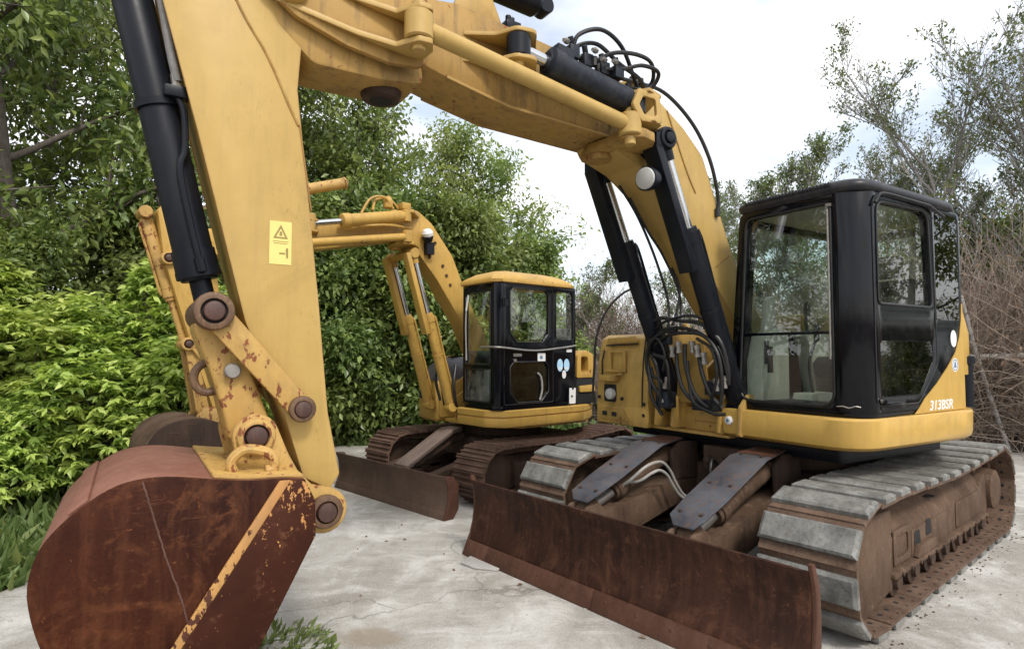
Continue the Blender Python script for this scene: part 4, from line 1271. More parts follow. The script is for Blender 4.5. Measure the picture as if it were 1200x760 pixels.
# swing bracket at the stick end
b = B()
plate(b, rp([(3.22, 2.90, .05), (3.46, 2.87, .05), (3.80, 2.865, .08), (3.98, 3.02, .1), (4.02, 3.22, .08), (3.80, 3.46, .1), (3.30, 3.42, .05)], .0, 5), -.155, .155, 'y')
brk = E1.up('swing_bracket', b, 'yellow_grimy', bevel=.02)
for s in (-1, 1):   # flaring clevis cheeks round the top of the stick
    b = B()
    ck = rp([(3.26, 2.945, .04), (3.44, 2.93, .1), (3.66, 2.97, .1), (3.90, 3.05, .1), (4.06, 3.17, .08), (4.08, 3.34, .08), (3.90, 3.44, .1), (3.36, 3.40, .06)], 0, 5)
    plate(b, ck, 0, .034, 'y')
    for v in b.verts:
        # cheeks lean out a little towards the lugs
        t = max(0, (3.75 - v.co.x) / .5)
        v.co.y = s * (.172 + v.co.y + .045 * t)
    finish('cheek', b, 'yellow_grimy', brk, bevel=.006)
b = B()
for z0 in (2.985, 3.155):
    pts = [(4.02, .19), (3.92, .21), (3.62, .255), (3.44, .30), (3.37, .42), (3.30, .425), (3.265, .35), (3.28, .19)]
    plate(b, rp([(p[0], p[1], .02) for p in pts], 0, 3), z0, z0 + .028, 'z')
    for v in b.verts:
        pass
for v in b.verts:     # gussets sweep up towards the stick pin
    v.co.z += .24 * max(0, (v.co.x - 3.42)) ** 1.3
finish_each(None, 'link_lug', b, 'yellow', brk, bevel=.006)
b = B()
lathe(b, (3.40, -.02, 2.835), (3.40, -.02, 2.96), [(0, .066), (-.0, .085), (.006, .098), (.03, .108), (.10, .115)], 28)
finish('swing_pin_boss', b, 'mud_dark', brk)
b = B(); lathe(b, (3.40, -.02, 2.8345), (3.40, -.02, 2.85), [(0, .062), (.01, .062)], 20); finish('pin_end', b, 'dark', brk)
b = B(); pin_boss(b, (3.92, 3.175), .17, .245, .075); finish('stick_pin', b, ['yellow_dull', 'pin', 'dark'], brk)

# stick
b = B()
stick_pf = [(3.70, .83, .02), (3.655, .90, .03), (3.715, 1.20), (3.765, 1.73), (3.81, 2.14), (3.875, 2.72, .05), (3.86, 2.95, .1), (3.80, 3.18, .1), (3.86, 3.45, .1), (4.05, 3.72, .1), (4.28, 3.86, .06), (4.46, 3.74, .08), (4.50, 3.40), (4.425, 2.98), (4.285, 2.45), (4.08, 1.62), (3.905, 1.18), (3.82, .90, .03)]
SW = .150
plate(b, rp(stick_pf, 0, 5), -SW + .014, SW - .014, 'y')
stick = E1.up('stick', b, 'yellow_dull', bevel=.003)
stick["label"] = "tall yellow stick carrying the bucket"
for s in (-1, 1):
    b = B(); plate(b, rp(stick_pf, 0, 5), s * (SW - .014), s * SW, 'y')
    o = finish('side_plate', b, 'yellow', stick, bevel=.002)
    for v in o.data.vertices:
        v.co.x = 4.05 + (v.co.x - 4.05) * 1.018
b = B(); cyl(b, (3.74, -.155, .76), (3.74, .155, .76), .088, 24, ch=.008); plate(b, rp([(3.70, .78), (3.67, .95), (3.83, .95), (3.80, .76)], .02), -.12, .12, 'y'); finish('stick_end', b, 'yellow_dull', stick)
b = B(); tube(b, spline([(4.16, SW + .001, 3.10), (4.10, SW + .001, 2.99), (4.02, SW + .001, 2.87), (3.955, SW + .001, 2.74), (3.905, SW + .001, 2.63), (3.865, SW + .001, 2.55)], 6), .0065, 6); tube(b, [(3.80, SW + .001, 2.15), (3.86, SW + .001, 2.55)], .004, 6); finish('weld', b, 'yellow_dull', stick)
# warning label on the stick
lx0, lx1, lz0, lz1 = 3.888, 3.985, 1.885, 2.085
b = B(); plate(b, [(lx0, lz0), (lx1, lz0), (lx1, lz1), (lx0, lz1)], SW + .0005, SW + .0020, 'y'); finish('warning_label', b, 'label', stick, smooth=False)
b = B()
tri = [(3.936, 2.070), (3.904, 2.005), (3.970, 2.005)]; tri_in = [(3.936, 2.052), (3.917, 2.013), (3.957, 2.013)]
plate(b, tri, SW + .0021, SW + .0026, 'y', [tri_in])
plate(b, rp([(3.929, 2.018), (3.943, 2.018), (3.941, 2.038), (3.931, 2.038)], .003), SW + .0021, SW + .0026, 'y')
for z, w in ((1.990, .035), (1.981, .030)): plate(b, [(3.936 - w, z), (3.936 + w, z), (3.936 + w, z + .003), (3.936 - w, z + .003)], SW + .0021, SW + .0026, 'y')
plate(b, [(3.915, 1.932), (3.942, 1.932), (3.942, 1.940), (3.915, 1.940)], SW + .0021, SW + .0026, 'y')
plate(b, rp([(3.902, 1.915), (3.910, 1.915), (3.914, 1.955), (3.908, 1.965), (3.902, 1.960)], .002), SW + .0021, SW + .0026, 'y')
finish('label_print', b, 'print', stick, smooth=False)

# stick cylinder lying above the offset boom, held in a trunnion
hyd(E1, (2.34, 0, 3.685), (4.30, 0, 3.78), .70, .085, .05, 'cyl_black', 'chrome', eye=.06, eyew=.05)

# bucket cylinder on the outer face of the stick
A_, B_, C_, D_ = (4.215, 1.655), (3.842, 1.222), (4.042, 1.118), (3.742, .758)
b = B()
p1, p0 = V(A_[0], 0, A_[1]), V(4.66, 0, 3.52)
d = (p1 - p0); L = d.length; d.normalize()
end = L - .155
lathe(b, p0, p1, [(.05, .06), (.10, .082), (end - .14, .083), (end - .139, .090), (end - .012, .092), (end - .01, .080), (end, .075)], 28)
cyl(b, p0 - V(0, .07, 0), p0 + V(0, .07, 0), .07, 18)
bc = E1.up('hydraulic_cylinder', b, 'cyl_black')
b = B(); cyl(b, p0 + d * (end - .02), p1, .046, 18); finish('rod', b, 'cyl_black', bc)
b = B()
for t in (end - .80, end - .045):
    lathe(b, p0 + d * t, p0 + d * (t + .03), [(0, .094), (.03, .094)], 26)
finish_each(None, 'clamp_band', b, 'cyl_black', bc)
b = B()   # oil pipe along the barrel
o = V(-.060, .088, -.01)
pp = [p0 + d * (end - .82) + V(-.075, .085, 0), p0 + d * (end - .74) + V(-.085, .095, 0), p0 + d * (end - .58) + V(-.055, .092, 0), p0 + d * (end - .48) + V(-.015, .096, 0), p0 + d * (end - .25) + V(-.005, .097, 0), p0 + d * (end - .06) + V(-.005, .097, 0), p0 + d * (end - .03) + V(-.005, .085, 0)]
tube(b, spline(pp, 6), .0145, 10)
lathe(b, pp[-2] - d * .03, pp[-2] + d * .03, [(0, .022), (.06, .022)], 8)
finish('oil_pipe', b, 'cyl_black', bc)
b = B(); box(b, (-.05, -.03, -.025), (.05, .03, .025), 0, Matrix.Translation(pp[0] + V(0, 0, .01))); finish('pipe_clamp', b, 'cyl_black', bc, bevel=.006)
b = B(); h0 = pp[0] + V(0, .0, .03)
tube(b, spline([h0 + V(0, .005, .03), h0 + V(.03, .01, .16), h0 + V(.075, .01, .40), h0 + V(.13, .0, .62), h0 + V(.16, -.03, .85)], 7), .019, 10); finish('hose', b, 'hose_grey', bc)
b = B(); lathe(b, h0 + V(0, .0, -.01), h0 + V(.012, .003, .06), [(0, .024), (.025, .024), (.026, .018), (.07, .018)], 8); finish('fitting', b, 'steel', bc)

# bucket linkage
b = B(); cyl(b, (A_[0], -.235, A_[1]), (A_[0], .155, A_[1]), .078, 24, ch=.01); cyl(b, (A_[0], -.235, A_[1]), (A_[0], .15, A_[1]), .06, 20); E1.up('linkage_pin', b, 'rust_boss')
for s in (-1, 1):
    y0, y1 = (s * .168, s * .205)
    b = B()
    dx, dz = B_[0] - A_[0], B_[1] - A_[1]
    Ln = math.hypot(dx, dz); nx, nz = -dz / Ln, dx / Ln
    w0, w1 = .058, .052
    pts = [(A_[0] + nx * w0, A_[1] + nz * w0), (B_[0] + nx * w1, B_[1] + nz * w1)] + [(B_[0] + w1 * math.cos(a), B_[1] + w1 * math.sin(a)) for a in np.linspace(math.atan2(nz, nx), math.atan2(nz, nx) - math.pi, 8)[1:-1] ]
    ang = math.atan2(nz, nx)
    capB = [(B_[0] + w1 * math.cos(ang + t), B_[1] + w1 * math.sin(ang + t)) for t in np.linspace(0, math.pi, 10)]
    capA = [(A_[0] + w0 * math.cos(ang + math.pi + t), A_[1] + w0 * math.sin(ang + math.pi + t)) for t in np.linspace(0, math.pi, 10)]
    # choose the half circles that point away from the link
    if (capB[5][0] - B_[0]) * dx + (capB[5][1] - B_[1]) * dz < 0:
        capB = [(B_[0] + w1 * math.cos(ang - t), B_[1] + w1 * math.sin(ang - t)) for t in np.linspace(0, math.pi, 10)]
        capA = [(A_[0] + w0 * math.cos(ang + math.pi - t), A_[1] + w0 * math.sin(ang + math.pi - t)) for t in np.linspace(0, math.pi, 10)]
    plate(b, capB + capA, y0, y1, 'y')
    lk = E1.up('side_link', b, 'yellow_worn', bevel=.005)
    if s > 0:
        b = B(); pin_boss(b, A_, .150, .245, .082, 0, .52, 1); finish('pin_boss', b, ['rust_boss', 'pin', 'dark'], lk)
        b = B(); pin_boss(b, B_, .200, .236, .060, 0, .62, 1); finish('pin_boss', b, ['rust_boss', 'pin', 'dark'], lk)
b = B()   # cast bucket link
dx, dz = C_[0] - A_[0], C_[1] - A_[1]
Ln = math.hypot(dx, dz); ux, uz = dx / Ln, dz / Ln; nx, nz = -uz, ux
def at(t, o): return (A_[0] + ux * t + nx * o, A_[1] + uz * t + nz * o)
plate(b, [at(.02, -.075), at(.06, -.085), at(.22, -.078), at(.40, -.085), at(Ln, -.092), at(Ln, .092), at(.40, .080), at(.22, .078), at(.06, .085), at(.02, .075)], -.125, .125, 'y')
link = E1.up('bucket_link', b, 'yellow_worn', bevel=.018, segs=3)
b = B(); cyl(b, (C_[0], -.195, C_[1]), (C_[0], .195, C_[1]), .070, 24); finish('link_boss', b, 'yellow_worn', link)
hk = at(.27, -.0)
b = B(); lathe(b, (hk[0] - .005, .118, hk[1]), (hk[0] - .005, .165, hk[1]), [(0, .034), (.04, .034), (.046, .028)], 18); finish('grease_plug', b, 'steel', link)
b = B()   # lifting ring on the link
rc = at(.27, -.10) if at(.27, -.10)[0] > at(.27, .10)[0] else at(.27, .10)
tube(b, [(rc[0] - .015 + .058 * math.cos(a), .04, rc[1] + .066 * math.sin(a)) for a in np.linspace(-2.4, 2.4, 18)], .019, 10)
finish('lifting_ring', b, 'rust_boss', link)

# bucket
shell = [(3.885, .955), (3.98, .968), (4.10, .972), (4.23, .992), (4.35, 1.014), (4.45, 1.020), (4.54, 1.003), (4.62, .957), (4.70, .888), (4.758, .806), (4.782, .70), (4.772, .60), (4.742, .49), (4.69, .365), (4.61, .25), (4.50, .155), (4.38, .095), (4.24, .060)]
shell = [(p.x, p.z) for p in spline([(x, 0, z) for x, z in shell], 3)]
open_ = [(4.215, .045), (3.853, .735), (3.868, .86)]
b = B()
HB = .452
inn = []
for i, (x, z) in enumerate(shell):       # wrapper sheet
    a = shell[max(i - 1, 0)]; c = shell[min(i + 1, len(shell) - 1)]
    tx, tz = c[0] - a[0], c[1] - a[1]; l_ = math.hypot(tx, tz)
    inn.append((x - tz / l_ * -.020, z + tx / l_ * -.020))
plate(b, shell + inn[::-1], -HB, HB, 'y')
bucket = E1.up('bucket', b, 'rust_wrap', bevel=.003, angle=25)
bucket["label"] = "large rust brown digging bucket"
for s in (-1, 1):
    b = B(); plate(b, shell + open_, s * HB, s * (HB + .018), 'y'); finish('side_wall', b, 'rust_bucket', bucket, bevel=.004)
    b = B(); cutp = rp([(3.945, .958, .01), (3.885, .948, .03), (3.848, .87, .03), (3.842, .725, .02), (4.20, .045, .01), (4.50, .125, .01)], 0, 4); plate(b, cutp, s * (HB + .018), s * (HB + .034), 'y'); finish('side_cutter', b, 'cutter', bucket, bevel=.004)
    b = B(); plate(b, [(3.988, .962), (3.944, .960), (4.490, .128), (4.525, .140)], s * (HB + .0182), s * (HB + .030), 'y'); finish('paint_band', b, 'yellow_flaked', bucket, bevel=.004)
    b = B(); pts = [(4.462, 1.010), (4.43, .90), (4.385, .74), (4.33, .57), (4.30, .46)]
    rw_ = random.Random(3); tube(b, [(p.x + rw_.uniform(-.0015, .0015), s * (HB + .0175), p.z) for p in spline([(x, 0, z) for x, z in pts], 14)], .0036, 6); finish('weld', b, 'weld', bucket)
def wrap_strip(i0, i1, d, h):
    o = []; n_ = []
    for i in range(i0, i1 + 1):
        a = shell[max(i - 1, 0)]; c = shell[min(i + 1, len(shell) - 1)]
        tx, tz = c[0] - a[0], c[1] - a[1]; l_ = math.hypot(tx, tz)
        o.append((shell[i][0] - tz / l_ * d, shell[i][1] + tx / l_ * d)); n_.append((shell[i][0] - tz / l_ * h, shell[i][1] + tx / l_ * h))
    return o + n_[::-1]
b = B(); plate(b, wrap_strip(21, 23, .001, .012), -HB + .005, HB - .004, 'y'); finish('wear_strip', b, 'rust_wrap', bucket, bevel=.003)
b = B(); plate(b, wrap_strip(0, 9, .001, .014), -HB + .004, HB - .004, 'y'); finish('top_plate', b, 'yellow_worn', bucket, bevel=.004)
for s in (-1, 1):      # ears
    b = B()
    ear = [(4.10, .965)] + [(C_[0] + .094 * math.cos(a), C_[1] + .094 * math.sin(a)) for a in np.linspace(-.15, 2.75, 12)] + [(3.905, 1.03), (3.865, .955), (3.80, .880)] + [(D_[0] + .103 * math.cos(a), D_[1] + .103 * math.sin(a)) for a in np.linspace(1.75, 5.75, 16)] + [(3.87, .84), (3.93, .95)]
    plate(b, ear, s * .205, s * .245, 'y')
    e_ = finish('ear', b, 'yellow_worn', bucket, bevel=.006)
    if s > 0:
        b = B(); pin_boss(b, C_, .246, .272, .080, 0, .55, 1); finish('pin_boss', b, ['yellow_worn', 'pin', 'dark'], bucket)
        b = B(); pin_boss(b, D_, .246, .285, .076, 0, .58, 1); finish('pin_boss', b, ['rust_boss', 'pin', 'dark'], bucket)
    else:
        b = B(); cyl(b, (C_[0], -.28, C_[1]), (C_[0], .25, C_[1]), .045, 18); cyl(b, (D_[0], -.30, D_[1]), (D_[0], .25, D_[1]), .045, 18); finish('hinge_pin', b, 'pin', bucket)
b = B()   # lifting eye on the back of the bucket
tube(b, spline([(4.135, .33, .968), (4.150, .33, 1.03), (4.10, .33, 1.075), (4.02, .335, 1.062), (3.985, .34, 1.03), (3.985, .34, .99), (4.02, .34, .985)], 6), .022, 10)
finish('lifting_eye', b, 'yellow_worn', bucket)
for k in range(5):
    y = -.40 + k * .20
    b = B(); loft(b, [[(4.30, y - .045, .11), (4.30, y + .045, .11), (4.34, y + .045, .06), (4.34, y - .045, .06)], [(4.19, y - .04, .075), (4.19, y + .04, .075), (4.22, y + .04, .015), (4.22, y - .04, .015)], [(4.06, y - .03, .030), (4.06, y + .03, .030), (4.065, y + .03, .004), (4.065, y - .03, .004)]])
    finish('tooth', b, 'rust_edge', bucket, bevel=.004)

# hose bundle at the boom foot
def px(x, y, z): return (x, y, z)
FH = [([(.98, -.40, 1.62), (1.02, -.42, 1.72), (1.02, -.30, 1.78), (1.02, -.10, 1.75), (1.02, .08, 1.72), (1.00, .22, 1.60), (.96, .25, 1.42), (.94, .24, 1.30)], .020),
      ([(1.00, -.34, 1.60), (1.02, -.30, 1.68), (1.02, -.12, 1.70), (1.03, .06, 1.66), (1.00, .18, 1.56), (.98, .20, 1.40)], .018),
      ([(.98, -.44, 1.60), (1.00, -.46, 1.46), (.99, -.42, 1.28), (.95, -.34, 1.16), (.92, -.28, 1.12)], .020),
      ([(.99, -.40, 1.52), (1.02, -.36, 1.50), (1.01, -.26, 1.46), (.99, -.25, 1.30), (.96, -.28, 1.18)], .018),
      ([(.96, -.20, 1.56), (.98, -.18, 1.42), (.99, -.12, 1.26), (.97, -.02, 1.16), (.94, .10, 1.12)], .020),
      ([(.96, -.12, 1.58), (.98, -.10, 1.44), (.99, -.02, 1.24), (.97, .08, 1.14), (.94, .18, 1.12)], .020),
      ([(.98, .02, 1.56), (1.00, .06, 1.40), (.99, .12, 1.24), (.96, .20, 1.14)], .020),
      ([(.98, -.44, 1.40), (1.00, -.40, 1.34), (.99, -.33, 1.30), (.96, -.34, 1.20)], .016),
      ([(1.00, -.20, 1.72), (.94, -.20, 1.86), (.90, -.22, 2.02), (.96, -.24, 2.16)], .013),
      ([(1.00, -.24, 1.70), (.98, -.26, 1.90), (1.10, -.26, 2.20), (1.30, -.24, 2.50), (1.50, -.22, 2.70)], .013),
      ([(.96, -.16, 1.70), (.90, -.22, 1.96), (1.06, -.23, 2.24), (1.22, -.22, 2.40), (1.42, -.20, 2.62)], .012),
      ([(.98, .20, 1.50), (1.02, .22, 1.56), (1.0, .245, 1.48), (.96, .25, 1.34)], .009),
      ([(1.0, -.38, 1.70), (1.04, -.20, 1.76), (1.03, .02, 1.78), (1.0, .16, 1.70), (.98, .23, 1.52)], .014)]
def sh(p): return (p[0] + .11, p[1] + .13, p[2] - .04)
FH += [([(1.0, .22, 1.16), (1.02, .25, 1.34), (1.03, .22, 1.52), (1.03, .10, 1.64), (1.04, -.08, 1.66), (1.03, -.24, 1.64), (1.0, -.38, 1.58)], .017),
       ([(.96, -.44, 1.24), (1.01, -.46, 1.40), (1.03, -.42, 1.56), (1.03, -.30, 1.66), (1.02, -.14, 1.68)], .017),
       ([(.98, -.34, 1.10), (1.0, -.34, 1.26), (1.0, -.36, 1.40), (1.0, -.42, 1.50)], .017), ([(.97, .10, 1.12), (1.0, .16, 1.24), (1.01, .20, 1.38), (1.01, .16, 1.54), (1.02, .04, 1.62)], .015)]
FH += [([(1.0, -.44, 1.50), (1.03, -.42, 1.60), (1.03, -.32, 1.62), (1.02, -.26, 1.50), (1.0, -.30, 1.38)], .014),
       ([(.95, -.36, 1.04), (1.0, -.42, 1.18), (1.0, -.44, 1.34)], .018), ([(.98, .24, 1.10), (1.0, .16, 1.10), (1.0, .0, 1.16), (.99, -.06, 1.30), (.98, -.08, 1.46)], .016)]
for pts, r in FH:
    b = B(); tube(b, spline([sh(p) for p in pts], 8), r * .76, 9); E1.up('hose', b, 'hose')
b = B()
for (x, y, z, dy, dz) in ((1.0, -.21, 1.57, .005, -.08), (1.0, -.15, 1.60, .01, -.08), (1.0, -.02, 1.60, .01, -.09), (1.01, .03, 1.57, .01, -.08), (1.0, .08, 1.52, .01, -.08), (.97, -.36, 1.22, .02, -.06), (.98, -.30, 1.25, .02, .06), (.96, .22, 1.36, .0, -.07), (.98, .17, 1.34, .0, -.07)):
    lathe(b, sh((x, y, z)), sh((x, y + dy, z + dz)), [(0, .023), (.03, .023), (.031, .017), (.06, .017), (.061, .022), (.085, .022)], 8)
E1.up('fitting', b, 'steel')['kind'] = 'stuff'
b = B()
for lo_, hi_ in (((.88, -.40, 1.10), (.98, -.28, 1.22)), ((.82, -.10, 1.10), (.92, .08, 1.18)), ((.88, .04, 1.22), (.95, .15, 1.32)), ((.93, -.40, 1.58), (.99, -.26, 1.65))):
    box(b, sh(lo_), sh(hi_))
finish_each(E1.up, 'valve_block', b, 'boot', bevel=.008)
b = B(); tube(b, spline([(.98, -.10, 1.66), (1.0, -.04, 1.68), (.98, 0, 1.62)], 5), .020, 8); plate(b, rp([(-.22, 1.10), (.10, 1.10), (.05, 1.55), (-.18, 1.55)], .03), .90, .915, 'x'); E1.up('hose_bracket', b, 'yellow_dull', bevel=.003)

# ------------------------------------------------------------------ second, smaller excavator behind
E2 = Machine('excavator', (-.105, 7.206, 0), R(225.3), R(-5.3))
tag(E2.root, 'smaller excavator with golden cab roof and narrow rusty tracks, parked behind', 'excavator')
for s, lab in ((1, 'rusty grouser track next to the larger excavator'), (-1, 'rusty grouser track next to the hedge')):
    build_track(E2, s, s * .785, .443, .97, -1.02, .293, .30, .135, 'bar', .025, lab)
for s in (1, -1):
    b = B()
    sec = [(.68, .15), (.90, .15), (.90, .36), (.82, .45), (.74, .45), (.68, .36)]
    loft(b, [[(u, s * p[0], p[1]) for p in sec] for u in (-.78, .72)])
    nose = [(.70, .13)] + [(.95 + .20 * math.cos(a), .285 + .20 * math.sin(a)) for a in [math.radians(x) for x in range(-75, 80, 15)]] + [(.70, .45)]
    plate(b, nose, s * .70, s * .86, 'y')
    fr = E2.lo('track_frame', b, 'mud_dark', bevel=.01)
    b = B(); lathe(b, (.97, s * .70, .293), (.97, s * .90, .293), [(0, .18), (.01, .205), (.19, .205), (.20, .18)], 24); finish('idler', b, 'mud_dark', fr)
    b = B(); lathe(b, (-1.02, s * .62, .30), (-1.02, s * .95, .30), [(0, .13), (.12, .215), (.18, .215), (.19, .14), (.30, .12)], 24); finish('final_drive', b, 'mud_dark', fr)
    for k in range(5):
        u = -.66 + k * .32
        b = B(); cyl(b, (u, s * .69, .125), (u, s * .88, .125), .07, 14); finish('roller', b, 'mud_dark', fr)
b = B()
plate(b, rp([(-.55, -.68), (.55, -.68), (.62, -.3), (.62, .3), (.55, .68), (-.55, .68), (-.62, .3), (-.62, -.3)], .03, 2), .34, .55, 'z')
plate(b, circ(0, 0, .45, 26), .55, .70, 'z')
E2.lo('car_body', b, 'mud_dark', bevel=.012)
# blade
W2 = .936
front = [(1.655, .0), (1.640, .05), (1.622, .12), (1.612, .20), (1.616, .28), (1.640, .345), (1.660, .382)]
b = B(); plate(b, front + [(x - .02, z) for x, z in front][::-1], -W2, W2, 'y')
bl = E2.lo('dozer_blade', b, 'blade2', bevel=.003, angle=25)
b = B(); plate(b, [(1.648, .075), (1.668, .0), (1.650, .0), (1.632, .075)], -W2, W2, 'y'); finish('cutting_edge', b, 'blade2', bl, bevel=.002)
for s in (-1, 1):
    b = B(); plate(b, rp([(1.672, .0), (1.624, .12), (1.614, .20), (1.618, .28), (1.660, .388), (1.56, .375), (1.50, .30), (1.50, .08), (1.56, .0)], .01), s * W2, s * (W2 + .022), 'y'); finish('end_plate', b, 'rust_edge' if s > 0 else 'blade2', bl, bevel=.003)
for s in (-1, 1):
    b = B(); loft(b, [[(u, s * .38 + p[0], z + p[1]) for p in ((-.06, -.06), (.06, -.06), (.06, .06), (-.06, .06))] for u, z in ((.50, .40), (1.0, .30), (1.60, .18))]); E2.lo('blade_arm', b, 'mud_dark', bevel=.008)
b = B()
pf = [(.72, .665), (.86, .655), (1.46, .345)]
loft(b, [[(x, -w, z), (x, w, z), (x, w, z - .01), (x, w - .012, z - .05), (x, -w + .012, z - .05), (x, -w, z - .01)] for (x, z), w in zip(pf, (.10, .12, .115))])
gd = E2.lo('cylinder_guard', b, 'guard2', bevel=.003)
b = B()
for dy in (-.03, .03): tube(b, [(.86, dy, .657), (1.44, dy, .357)], .006, 6)
finish_each(None, 'rib', b, 'guard2', gd)
hyd(E2, (.70, 0, .56), (1.56, 0, .24), .7, .05, .026, 'mud_dark', 'steel', eye=.045, upper=False, hose=False)

# upper deck, skirt
b = B()
plate(b, rp([(.70, -.60), (.72, .30), (.5, .9), (-.5, .9), (-.95, .5), (-1.02, 0), (-.95, -.5), (-.5, -.9), (.3, -.85)], .06, 3), .70, .745, 'z')
E2.up('deck', b, 'yellow2', bevel=.006)
def sk2(g): return rp([(.885 + g, .32 - g), (.885 + g, .80 + g, .10), (.76 + g, .985 + g, .12), (-.35, 1.0 + g, .3), (-.72 - g, .80 + g, .15), (-.6, .5), (.3, .32)], 0, 6)
b = B()
loft(b, [[(x, y, z) for x, y in sk2(g)] for g, z in ((-.05, .725), (-.012, .735), (.0, .76), (.0, .825), (-.012, .828), (-.012, .836), (.0, .84), (.004, .895), (-.01, .905))])
E2.up('cab_skirt', b, 'yellow2', angle=40)

# cab
b = B()
Z0, Z1 = .905, 2.185
pl = lambda g: rp([(.86 + g, .38 - g, .03), (.86 + g, .88 + g, .05), (.80 + g, .965 + g, .05), (-.16 - g, .965 + g, .15), (-.40 - g, .74 + g, .1), (-.42 - g, .38 - g, .03)], 0, 4)
loft(b, [[(x, y, z) for x, y in pl(-.005)] for z in (Z0, Z0 + .045)])
def octo(x0, x1, z0, z1, c): return [(x0 + c, z0), (x1 - c, z0), (x1, z0 + c), (x1, z1 - c * .5), (x1 - c * .5, z1), (x0 + c * .5, z1), (x0, z1 - c * .5), (x0, z0 + c)]
f_up = rp([(.435, 1.36, .02), (.85, 1.36, .02), (.85, 2.10, .03), (.435, 2.10, .06)], 0, 4)
f_lo = rp([(.435, .985, .03), (.85, .985, .03), (.85, 1.31, .02), (.435, 1.31, .02)], 0, 4)
plate(b, [(.38, Z0 + .04), (.905, Z0 + .04), (.905, Z1), (.38, Z1)], .825, .86, 'x', [f_up, f_lo])
dw_up = octo(.17, .70, 1.585, 2.135, .09)
dw_lo = octo(.17, .70, .975, 1.385, .10)
rw = rp([(-.20, 1.62, .03), (.05, 1.62, .03), (.05, 2.135, .03), (-.20, 2.13, .05)], 0, 4)
plate(b, [(.82, Z0 + .04), (.82, Z1), (-.24, Z1), (-.24, Z0 + .04)], .930, .965, 'y', [dw_up, dw_lo, rw])
loft(b, [[(.862, .885, z), (.862, .91, z), (.815, .967, z), (.78, .967, z), (.78, .93, z), (.83, .885, z)] for z in (Z0 + .04, Z1)])
loft(b, [[(-.24, .965, z), (-.41, .74, z), (-.43, .38, z), (-.40, .38, z), (-.38, .73, z), (-.23, .93, z)] for z in (Z0 + .04, 1.58)])
for (x0, y0, x1, y1) in ((-.24, .94, -.27, .92), (-.40, .72, -.43, .66), (-.43, .40, -.40, .36), (.83, .40, .80, .36)):
    box(b, (min(x0, x1), min(y0, y1), 1.4), (max(x0, x1), max(y0, y1), Z1))
plate(b, [(.84, Z0 + .04), (.84, 1.5), (-.42, 1.5), (-.42, Z0 + .04)], .38, .41, 'y')
cab2 = E2.up('cab', b, 'black', bevel=.005)
cab2["label"] = "black cab with angular windows and golden roof"
b = B()
loft(b, [[(x, y, z) for x, y in pl(g)] for g, z in ((-.01, Z1 - .01), (.025, Z1), (.028, Z1 + .028), (.0, Z1 + .06), (-.09, Z1 + .115), (-.20, Z1 + .145), (-.27, Z1 + .15))])
finish('cab_roof', b, 'yellow2', cab2, angle=50)
pane('windscreen', f_up, .842, 'x', 'glass', cab2)
pane('lower_windscreen', f_lo, .842, 'x', 'film', cab2)
pane('door_window', dw_up, .945, 'y', 'glass', cab2)
pane('lower_door_window', dw_lo, .945, 'y', 'glass_dark', cab2)
pane('rear_quarter_window', rw, .945, 'y', 'glass', cab2)
for o_, d, ax in ((dw_up, .967, 'y'), (dw_lo, .967, 'y'), (f_up, .862, 'x'), (f_lo, .862, 'x')): seal(o_, d, ax, .007, cab2)
b = B(); tube(b, spline([(.87, .70, 1.535), (.88, .88, 1.535), (.82, .985, 1.53), (.40, .985, 1.50), (.0, .985, 1.53), (-.22, .98, 1.555)], 6), .011, 8); finish('hand_rail', b, 'steel', cab2)
b = B(); tube(b, [(.868, .455, 2.06), (.868, .440, 1.75), (.868, .455, 1.40)], .008, 6); finish('wiper', b, 'pipe', cab2)
b = B(); tube(b, [(.868, .45, 1.92), (.868, .49, 2.08)], .010, 6); finish('wiper_arm', b, 'white', cab2)
def flat(name, pts, d, mat, par): 
    b = B(); plate(b, pts, d, d + .0015, 'y'); return finish(name, b, mat, par, smooth=False)
flat('square_sticker', rp([(.215, 1.385), (.325, 1.385), (.325, 1.475), (.215, 1.475)], .012), .9655, 'white', cab2)
flat('square_sticker_mark', circ(.275, 1.43, .020, 12), .9672, 'bluegrey', cab2)
for cx in (.0, -.10):
    flat('blue_sticker', [(cx + .043 * math.cos(a), 1.345 + .068 * math.sin(a)) for a in [2 * math.pi * i / 20 for i in range(20)]], .9655, 'blue', cab2)
    flat('blue_sticker_band', [(cx - .030, 1.318), (cx + .030, 1.318), (cx + .033, 1.300), (cx - .033, 1.300)], .9672, 'white', cab2)
flat('oval_sticker', [(-.06 + .030 * math.cos(a), 1.245 + .045 * math.sin(a)) for a in [2 * math.pi * i / 18 for i in range(18)]], .9655, 'white', cab2)
flat('small_plate', [(-.18, 1.485), (-.10, 1.485), (-.10, 1.515), (-.18, 1.515)], .9655, 'white', cab2)
flat('white_sign', rp([(-.235, .925), (-.135, .925), (-.14, 1.10), (-.175, 1.095), (-.195, 1.06), (-.215, 1.10), (-.24, 1.09)], .014), .9660, 'white', cab2)
flat('white_sign_mark', circ(-.178, 1.005, .014, 12), .9680, 'printdark', cab2)
b = B(); tube(b, spline([(.30, .972, .99), (.27, .975, 1.10), (.285, .975, 1.22), (.33, .972, 1.27)], 6), .010, 8); finish('grab_handle', b, 'pipe', cab2)
b = B(); plate(b, rp([(.55, 1.44), (.66, 1.44), (.66, 1.47), (.55, 1.47)], .01), .966, .975, 'y'); cyl(b, (.64, .966, 1.40), (.64, .98, 1.40), .018, 12); finish('door_lock', b, 'steel', cab2)
seal(rp([(.775, .96, .03), (.775, 2.165, .04), (.105, 2.165, .04), (.105, .96, .03)], 0, 4), .9655, 'y', .004, cab2)
